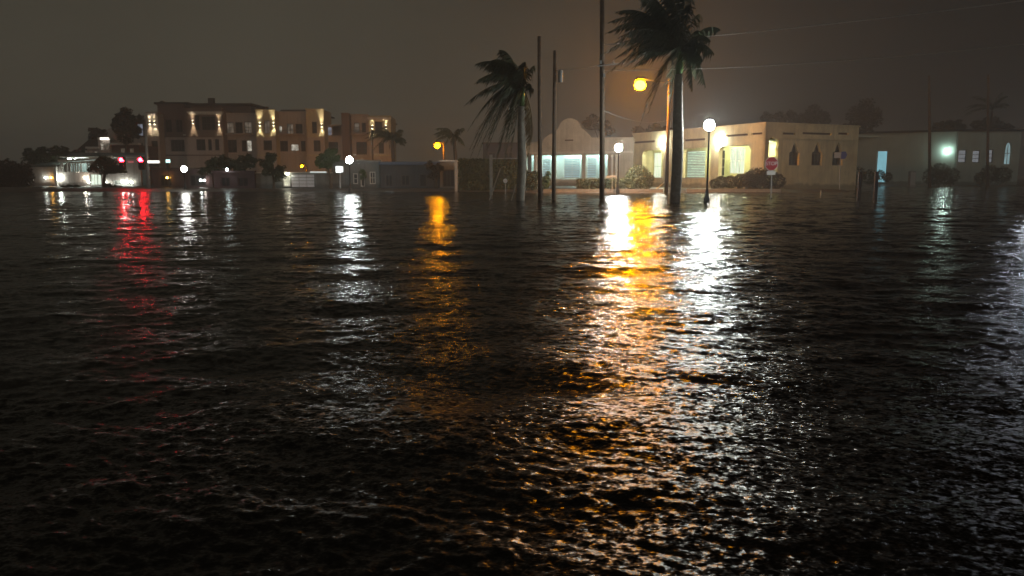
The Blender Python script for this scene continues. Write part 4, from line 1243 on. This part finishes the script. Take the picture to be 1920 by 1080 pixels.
# street lamps: post-top globes --------------------------------------------------------------
M_GLOBE = emis("white_lamp_globe", (0.90, 1.0, 0.96), K_WHITE)
def post_lamp(label, px, py, Y, r=.28, base_py=None, kfac=1.0, colr=None, pole_r=.055, group="globe post lamps"):
    g = P(px, py, Y)
    t = thing("post_lamp", label, "street lamp", (g.x, Y, 0), group)
    mb = MB(); mb.lathe((g.x, Y, 0), [(.16, -.5), (.16, .25), (.10, .32), (.085, .6), (pole_r, .7), (pole_r * .85, g.z - r - .12), (.09, g.z - r - .08), (.12, g.z - r * .9)], 12); mb.obj("pole", M_BLACKMETAL, t, True)
    mt = M_GLOBE if kfac == 1.0 and colr is None else emis("lamp_globe_%d" % int(px), colr or (0.90, 1.0, 0.96), K_WHITE * kfac)
    MB().ball((g.x, Y, g.z), r, 16, 1.05).obj("globe", mt, t, True)
    mb = MB(); mb.lathe((g.x, Y, g.z + r * 1.03), [(.07, 0), (.05, .04), (.02, .10), (.005, .14)], 8); mb.obj("finial", M_BLACKMETAL, t)
    return t
post_lamp("bright white globe lamp on a black post right of the tall palm", 1330, 235, 41.9)
post_lamp("white globe lamp on a post in front of the gabled shop", 1160, 277, 64, r=.32)
post_lamp("white globe lamp over the low grey shop on the far left bank", 655, 300, 67, r=.30, kfac=.28)
post_lamp("short globe lamp with a yellow lit shaft by the left bank", 345, 317, 72, r=.27, kfac=.13, colr=(.97, .97, .9))
post_lamp("white globe lamp beyond the right edge whose glitter shows on the water", 1966, 228, 36, kfac=.11, colr=(.8, .88, 1.0))
# small lantern on a thin post (left bank)
g = P(315, 302, 80)
t = thing("lantern_post", "small teal white square lantern on a thin dark post", "street lamp", (g.x, 80, 0))
MB().lathe((g.x, 80, 0), [(.07, -.3), (.05, .4), (.04, g.z - .2)], 8).obj("pole", M_BLACKMETAL, t)
MB().box(g, (.36, .2, .32)).obj("lantern", emis("teal_lantern", (.6, 1.0, .92), 2.2), t)
MB().box((g.x, 80, g.z - .55), (.3, .22, .7)).obj("signal_housing", M_BLACKMETAL, t)

# orange sodium street lamps ----------------------------------------------------------------
M_SOD = emis("sodium_lamp_glow", (1.0, 0.34, 0.0006), K_ORANGE)
def sodium(label, px, py, Y, pole_px, r, kfac=1.0, rise=.5, pmat=None):
    g = P(px, py, Y)
    bx = PX(pole_px, Y)
    t = thing("street_lamp", label, "street lamp", (bx, Y, 0))
    sg = 1 if bx > g.x else -1
    mb = MB(); mb.tube([(bx, Y, -.4), (bx, Y, g.z * .5), (bx, Y, g.z + rise)], [.16, .13, .1], 10); mb.obj("pole", pmat or M_WOOD, t, True)
    mb = MB(); mb.tube([(bx, Y, g.z + rise * .3), ((bx + g.x) / 2, Y, g.z + rise * .7), (g.x + sg * .35, Y, g.z + .3 + max(0, r * .85 - .22))], .035, 6); mb.obj("arm", M_BLACKMETAL, t)
    mb = MB(); mb.tube([(g.x + sg * .55, Y, g.z + .3), (g.x + sg * .3, Y, g.z + .34), (g.x - sg * .2, Y, g.z + .34), (g.x - sg * .4, Y, g.z + .28)], [.06, .13, .14, .05], 8); mb.v = [p + Vector((0, 0, max(0, r * .85 - .22))) for p in mb.v]; mb.obj("housing", M_BLACKMETAL, t)
    mt = M_SOD if kfac == 1 else emis("sodium_glow_%d" % int(px), (1.0, 0.34, 0.0006), K_ORANGE * kfac)
    MB().ball((g.x, Y, g.z), r, 14, .85).obj("lamp_lens", mt, t, True)
sodium("bright orange street lamp on an arm beside the tall palm", 1200, 160, 61, 1250, .44)
sodium("small orange street lamp over the dark shops left of centre", 820, 273, 96, 833, .34, .22)
sodium("orange street lamp half hidden by the shop roof below the uplit building", 690, 309, 108, 700, .16, .8, rise=.2)
sodium("orange street lamp behind the garage roof lighting the ochre wall", 566, 312, 112, 575, .14, .6, rise=.2)

# traffic signals -----------------------------------------------------------------------------
YT = 78.0
top, bot = P(272.5, 238, YT), P(279, 356, YT)
ts = thing("traffic_signal", "traffic signal mast with two glowing red lights over the water", "traffic light", (bot.x, YT, 0))
b_ = bot.copy(); b_.z = -.4
mb = MB(); mb.tube([b_, bot.lerp(top, .5), top], [.19, .16, .11], 10); mb.obj("pole", M_GALV, ts, True)
arm_z = PZ(293, YT)
a = P(274.5, 293, YT); e = P(219, 291, YT)
mb = MB(); mb.tube([a, e], [.09, .05], 8); mb.obj("mast_arm", M_GALV, ts)
M_RED = emis("red_signal_glow", (1.0, 0.010, 0.02), 130.0)
M_LENSOFF = mat("unlit_signal_lens", (0.03, 0.03, 0.03), .3, .2, 4)
for px in (228, 264):
    c = P(px, 300, YT - .15)
    mb = MB(); mb.box((c.x, c.y + .1, c.z - .33), (.56, .22, 1.2)); mb.box((c.x, c.y + .22, c.z - .33), (.6, .02, 1.3)); hd = mb.obj("signal_head", M_BLACKMETAL, ts)
    for k in range(3):
        z = c.z - k * .33
        mb = MB(); mb.tube([(c.x, c.y - .012, z), (c.x, c.y - .05, z)], [.24, .2], 14); mb.obj("lens", M_RED if k == 0 else M_LENSOFF, hd)
        mb = MB()
        for i in range(9):
            q0, q1 = R(-10) + R(200) * i / 9, R(-10) + R(200) * (i + 1) / 9
            mb.add([(c.x + .25 * math.cos(q0), c.y - .012, z + .25 * math.sin(q0)), (c.x + .25 * math.cos(q1), c.y - .012, z + .25 * math.sin(q1)), (c.x + .235 * math.cos(q1), c.y - .22, z + .235 * math.sin(q1)), (c.x + .235 * math.cos(q0), c.y - .22, z + .235 * math.sin(q0))], [(0, 1, 2, 3)])
        mb.obj("visor", M_BLACKMETAL, hd)
c = P(245, 303.5, YT - .12)
MB().box(c, (.55, .06, .2)).obj("small_sign", emis("dim_pink_sign", (.9, .25, .25), .35), ts)
c = P(288.5, 303.5, YT - .3)
mb = MB(); mb.box(c, (1.24, .16, .3)); sgn = mb.obj("lit_street_sign", M_WHITE, ts)
MB().box((c.x, c.y - .09, c.z), (1.16, .014, .24)).obj("sign_face", emis("lit_sign_face", (1.0, .97, .9), 2.4), sgn)
mb = MB(); mb.tube([P(276, 303.5, YT), (c.x - .6, c.y, c.z)], .04, 6); mb.obj("sign_arm", M_GALV, ts)

# lit square sign on a post by the grey shop
c = P(637, 317.5, 73.5)
t = thing("square_sign", "bright white square lit sign on a post below the globe lamp", "sign", (c.x, 73.5, .1))
MB().tube([(c.x, 73.5, -.2), (c.x, 73.5, c.z - .36)], .06, 8).obj("post", M_GALV, t)
cb = MB(); cb.box(c, (.78, .22, .68)).obj("cabinet", M_GALV, t)
MB().box((c.x - .09, c.y - .118, c.z), (.5, .014, .58)).obj("sign_face", emis("square_sign_face", (.93, 1, .97), 3.0), t)
MB().box((c.x + .26, c.y - .118, c.z), (.12, .014, .5)).obj("sign_face", emis("square_sign_face", (.93, 1, .97), 3.0), t)

# stop sign ---------------------------------------------------------------------------------------
YZ = 51.0
c = P(1447.5, 307, YZ)
ss = thing("stop_sign", "red octagonal stop sign with a small white plate on a thin post", "sign", (c.x, YZ, 0))
mb = MB(); mb.tube([(P(1446, 368, YZ).x, YZ, -.4), (c.x, YZ, c.z + .35)], .04, 8); mb.obj("post", M_GALV, ss)
rot = Matrix.Rotation(R(-46), 3, 'Z')
def octa(r, d0, d1):
    mb = MB(); vs_ = []
    for dd in (d0, d1):
        for i in range(8):
            q = R(22.5) + R(45) * i
            vs_.append(rot @ Vector((r * math.cos(q), dd, r * math.sin(q))) + c)
    mb.add(vs_, [tuple(range(8)), tuple(range(15, 7, -1))] + [(i, 8 + i, 8 + (i + 1) % 8, (i + 1) % 8) for i in range(8)])
    return mb
M_SIGNW = mat("reflective_white", (.78, .74, .72), .4, .05, 3)
M_SIGNR = mat("reflective_red", (.42, .02, .03), .4, .1, 3)
pl = octa(.49, -.055, -.045).obj("border", M_SIGNW, ss)
octa(.455, -.060, -.0555).obj("face", M_SIGNR, pl)
def text(body, size, loc, rotm, m_, name, parent, ext=.003):
    cu = bpy.data.curves.new(name, 'FONT'); cu.body = body; cu.size = size; cu.extrude = ext
    cu.align_x = 'CENTER'; cu.align_y = 'CENTER'
    tmp = bpy.data.objects.new(name, cu); cu.materials.append(m_)
    me = bpy.data.meshes.new_from_object(tmp)
    bpy.data.objects.remove(tmp)
    o = bpy.data.objects.new(name, me)
    col.objects.link(o)
    o.parent = parent
    o.matrix_world = Matrix.Translation(Vector(loc) - parent_loc(parent)) @ rotm.to_4x4() @ Matrix.Rotation(R(90), 4, 'X')
    return o
text("STOP", .34, c + rot @ Vector((0, -.066, 0)), rot, M_SIGNW, "lettering", ss)
c2 = c + Vector((0, 0, -.60))
mb = MB(); mb.box(c2 + rot @ Vector((0, -.05, 0)), (.6, .012, .24), rot); mb.obj("plate", M_SIGNW, ss)

# blue and white street sign behind the ragged bush
c = P(1576, 291, 70)
bs = thing("street_sign", "blue and white street sign on a thin pole by the third pointed window", "sign", (c.x, 70, 0))
MB().tube([(c.x + .1, 70, -.2), (c.x, 70, c.z + .3)], .045, 8).obj("post", M_GALV, bs)
rs = Matrix.Rotation(R(10), 3, 'Z')
MB().box(c + Vector((-.3, -.07, 0)), (.62, .02, .5), rs).obj("white_plate", mat("dull_white_plate", (.5, .5, .52), .45, .1, 3), bs)
mb = MB()
mb.add([c + Vector(p) for p in ((.03, -.09, -.36), (.42, -.06, -.3), (.58, -.05, .05), (.42, -.06, .32), (.03, -.09, .3), (.03, -.07, -.36), (.42, -.04, -.3), (.58, -.03, .05), (.42, -.04, .32), (.03, -.07, .3))], [(0, 1, 2, 3, 4), (9, 8, 7, 6, 5)] + [(i, i + 5, (i + 1) % 5 + 5, (i + 1) % 5) for i in range(5)])
mb.obj("blue_plate", mat("blue_plate", (.07, .09, .30), .45, .1, 3), bs)

# small round white sign, braces, posts
c = P(947.5, 339, 60)
t = thing("marker_sign", "small round white sign on a thin stake beside the palm braces", "sign", (c.x, 60, 0))
MB().tube([(c.x, 60, -.3), (c.x, 60, c.z)], .025, 6).obj("post", M_GALV, t)
MB().tube([(c.x, 59.95, c.z), (c.x, 59.97, c.z)], [.17, .17], 16).obj("sign_plate", M_SIGNW, t)
for lab, a, b in (("leaning pale brace pole left of the small round sign", (938, 316), (914, 373)), ("leaning pale brace pole right of the small round sign", (968, 345), (955.5, 373))):
    A, B = P(a[0], a[1], 45), P(b[0], b[1], 45); B.z = -.3
    o = MB().tube([B, A], [.035, .03], 8).obj("brace_pole", mat("pale_timber", (.34, .30, .25), .8, .2, 4)); tag(o, lab, "brace", "palm bracing poles")
A, B = P(920.5, 290, 58), P(920.5, 334, 58)
t = thing("concrete_post", "pale upright post with a rail in front of the dark hedge", "post", (A.x, 58, 0))
MB().box((A.x, 58, A.z / 2 - .2), (.22, .2, A.z + .4)).obj("post", M_CONC, t)
C_ = P(972, 297, 58); MB().box(((A.x + C_.x) / 2 + .05, 58.14, C_.z), (C_.x - A.x, .06, .08)).obj("rail", M_GALV, t)
A = P(857, 303, 72)
o = MB().box((A.x, 70.6, A.z / 2), (.24, .22, A.z + .2)).obj("gate_post", M_CONC); tag(o, "pale square post at the left end of the tall hedge", "post")
A = P(1539.5, 357, 56)
o = MB().lathe((A.x, 56, 0), [(.055, -.4), (.055, A.z - .03), (.03, A.z)], 8).obj("delineator_post", mat("cream_plastic", (.5, .42, .3), .5, .1, 4)); tag(o, "small cream marker post standing alone in the water", "post")
for lab, px in (("dark red post left of the pair below the turquoise doorway", 1613), ("dark red post right of the pair below the turquoise doorway", 1644)):
    A = P(px, 322, 50)
    o = MB().box((A.x, 50, A.z / 2 - .15), (.2, .18, A.z + .3)).obj("red_post", mat("dark_red_paint", (.022, .008, .008), .6, .2, 3)); tag(o, lab, "post", "dark red posts in the water")
A = P(1711, 321, 98); 
t = thing("utility_cabinet", "pale grey utility cabinet at the foot of the grey green building", "cabinet", (A.x, 98, 0))
MB().box((A.x, 98, A.z / 2), (.72, .5, A.z)).obj("cabinet_body", M_GALV, t)
MB().box((A.x, 97.735, A.z / 2 + .05), (.6, .02, A.z - .4)).obj("door", mat("pale_grey_paint", (.5, .5, .48), .5, .1, 3), t)
# white frame of a small sign before the hedge, and a stair rail
A, B = P(1148, 331, 64.2), P(1155, 331, 64.2)
t = thing("notice_board", "small white two legged notice board before the clipped hedge", "sign", ((A.x + B.x) / 2, 64.2, 0))
for q in (A, B):
    MB().tube([(q.x, 64.2, -.2), (q.x, 64.2, q.z + .05)], .03, 6).obj("leg", M_WHITE, t)
MB().box(((A.x + B.x) / 2 - .2, 64.15, A.z), (1.0, .03, .16), Matrix.Rotation(R(-6), 3, 'Y')).obj("board", M_WHITE, t)
A, B = P(1226, 358, 65.6), P(1248, 340, 68)
t = thing("stair_rail", "thin white sloping handrail beside the big rounded bush", "railing", (A.x, 65.6, .1))
MB().tube([A, B], .025, 6).obj("handrail", M_WHITE, t)
for q in (.05, .5, .95):
    p = A.lerp(B, q); MB().tube([(p.x, p.y, 0), p], .02, 6).obj("baluster", M_WHITE, t)

# ------------------------------------------------------------------ haze of the rain
hz = bpy.data.materials.new("rain_haze")
hz.use_nodes = True
nt = hz.node_tree; nt.nodes.clear()
o_ = nt.nodes.new("ShaderNodeOutputMaterial"); v = nt.nodes.new("ShaderNodeVolumePrincipled")
v.inputs['Color'].default_value = (.93, .93, .93, 1)
v.inputs['Density'].default_value = HAZE
v.inputs['Anisotropy'].default_value = 0.0
nt.links.new(v.outputs[0], o_.inputs['Volume'])
mb = MB(); mb.box((0, 180, 8.8), (680, 500, 20.6))
hb = mb.obj("haze", hz); tag(hb, kind="stuff")
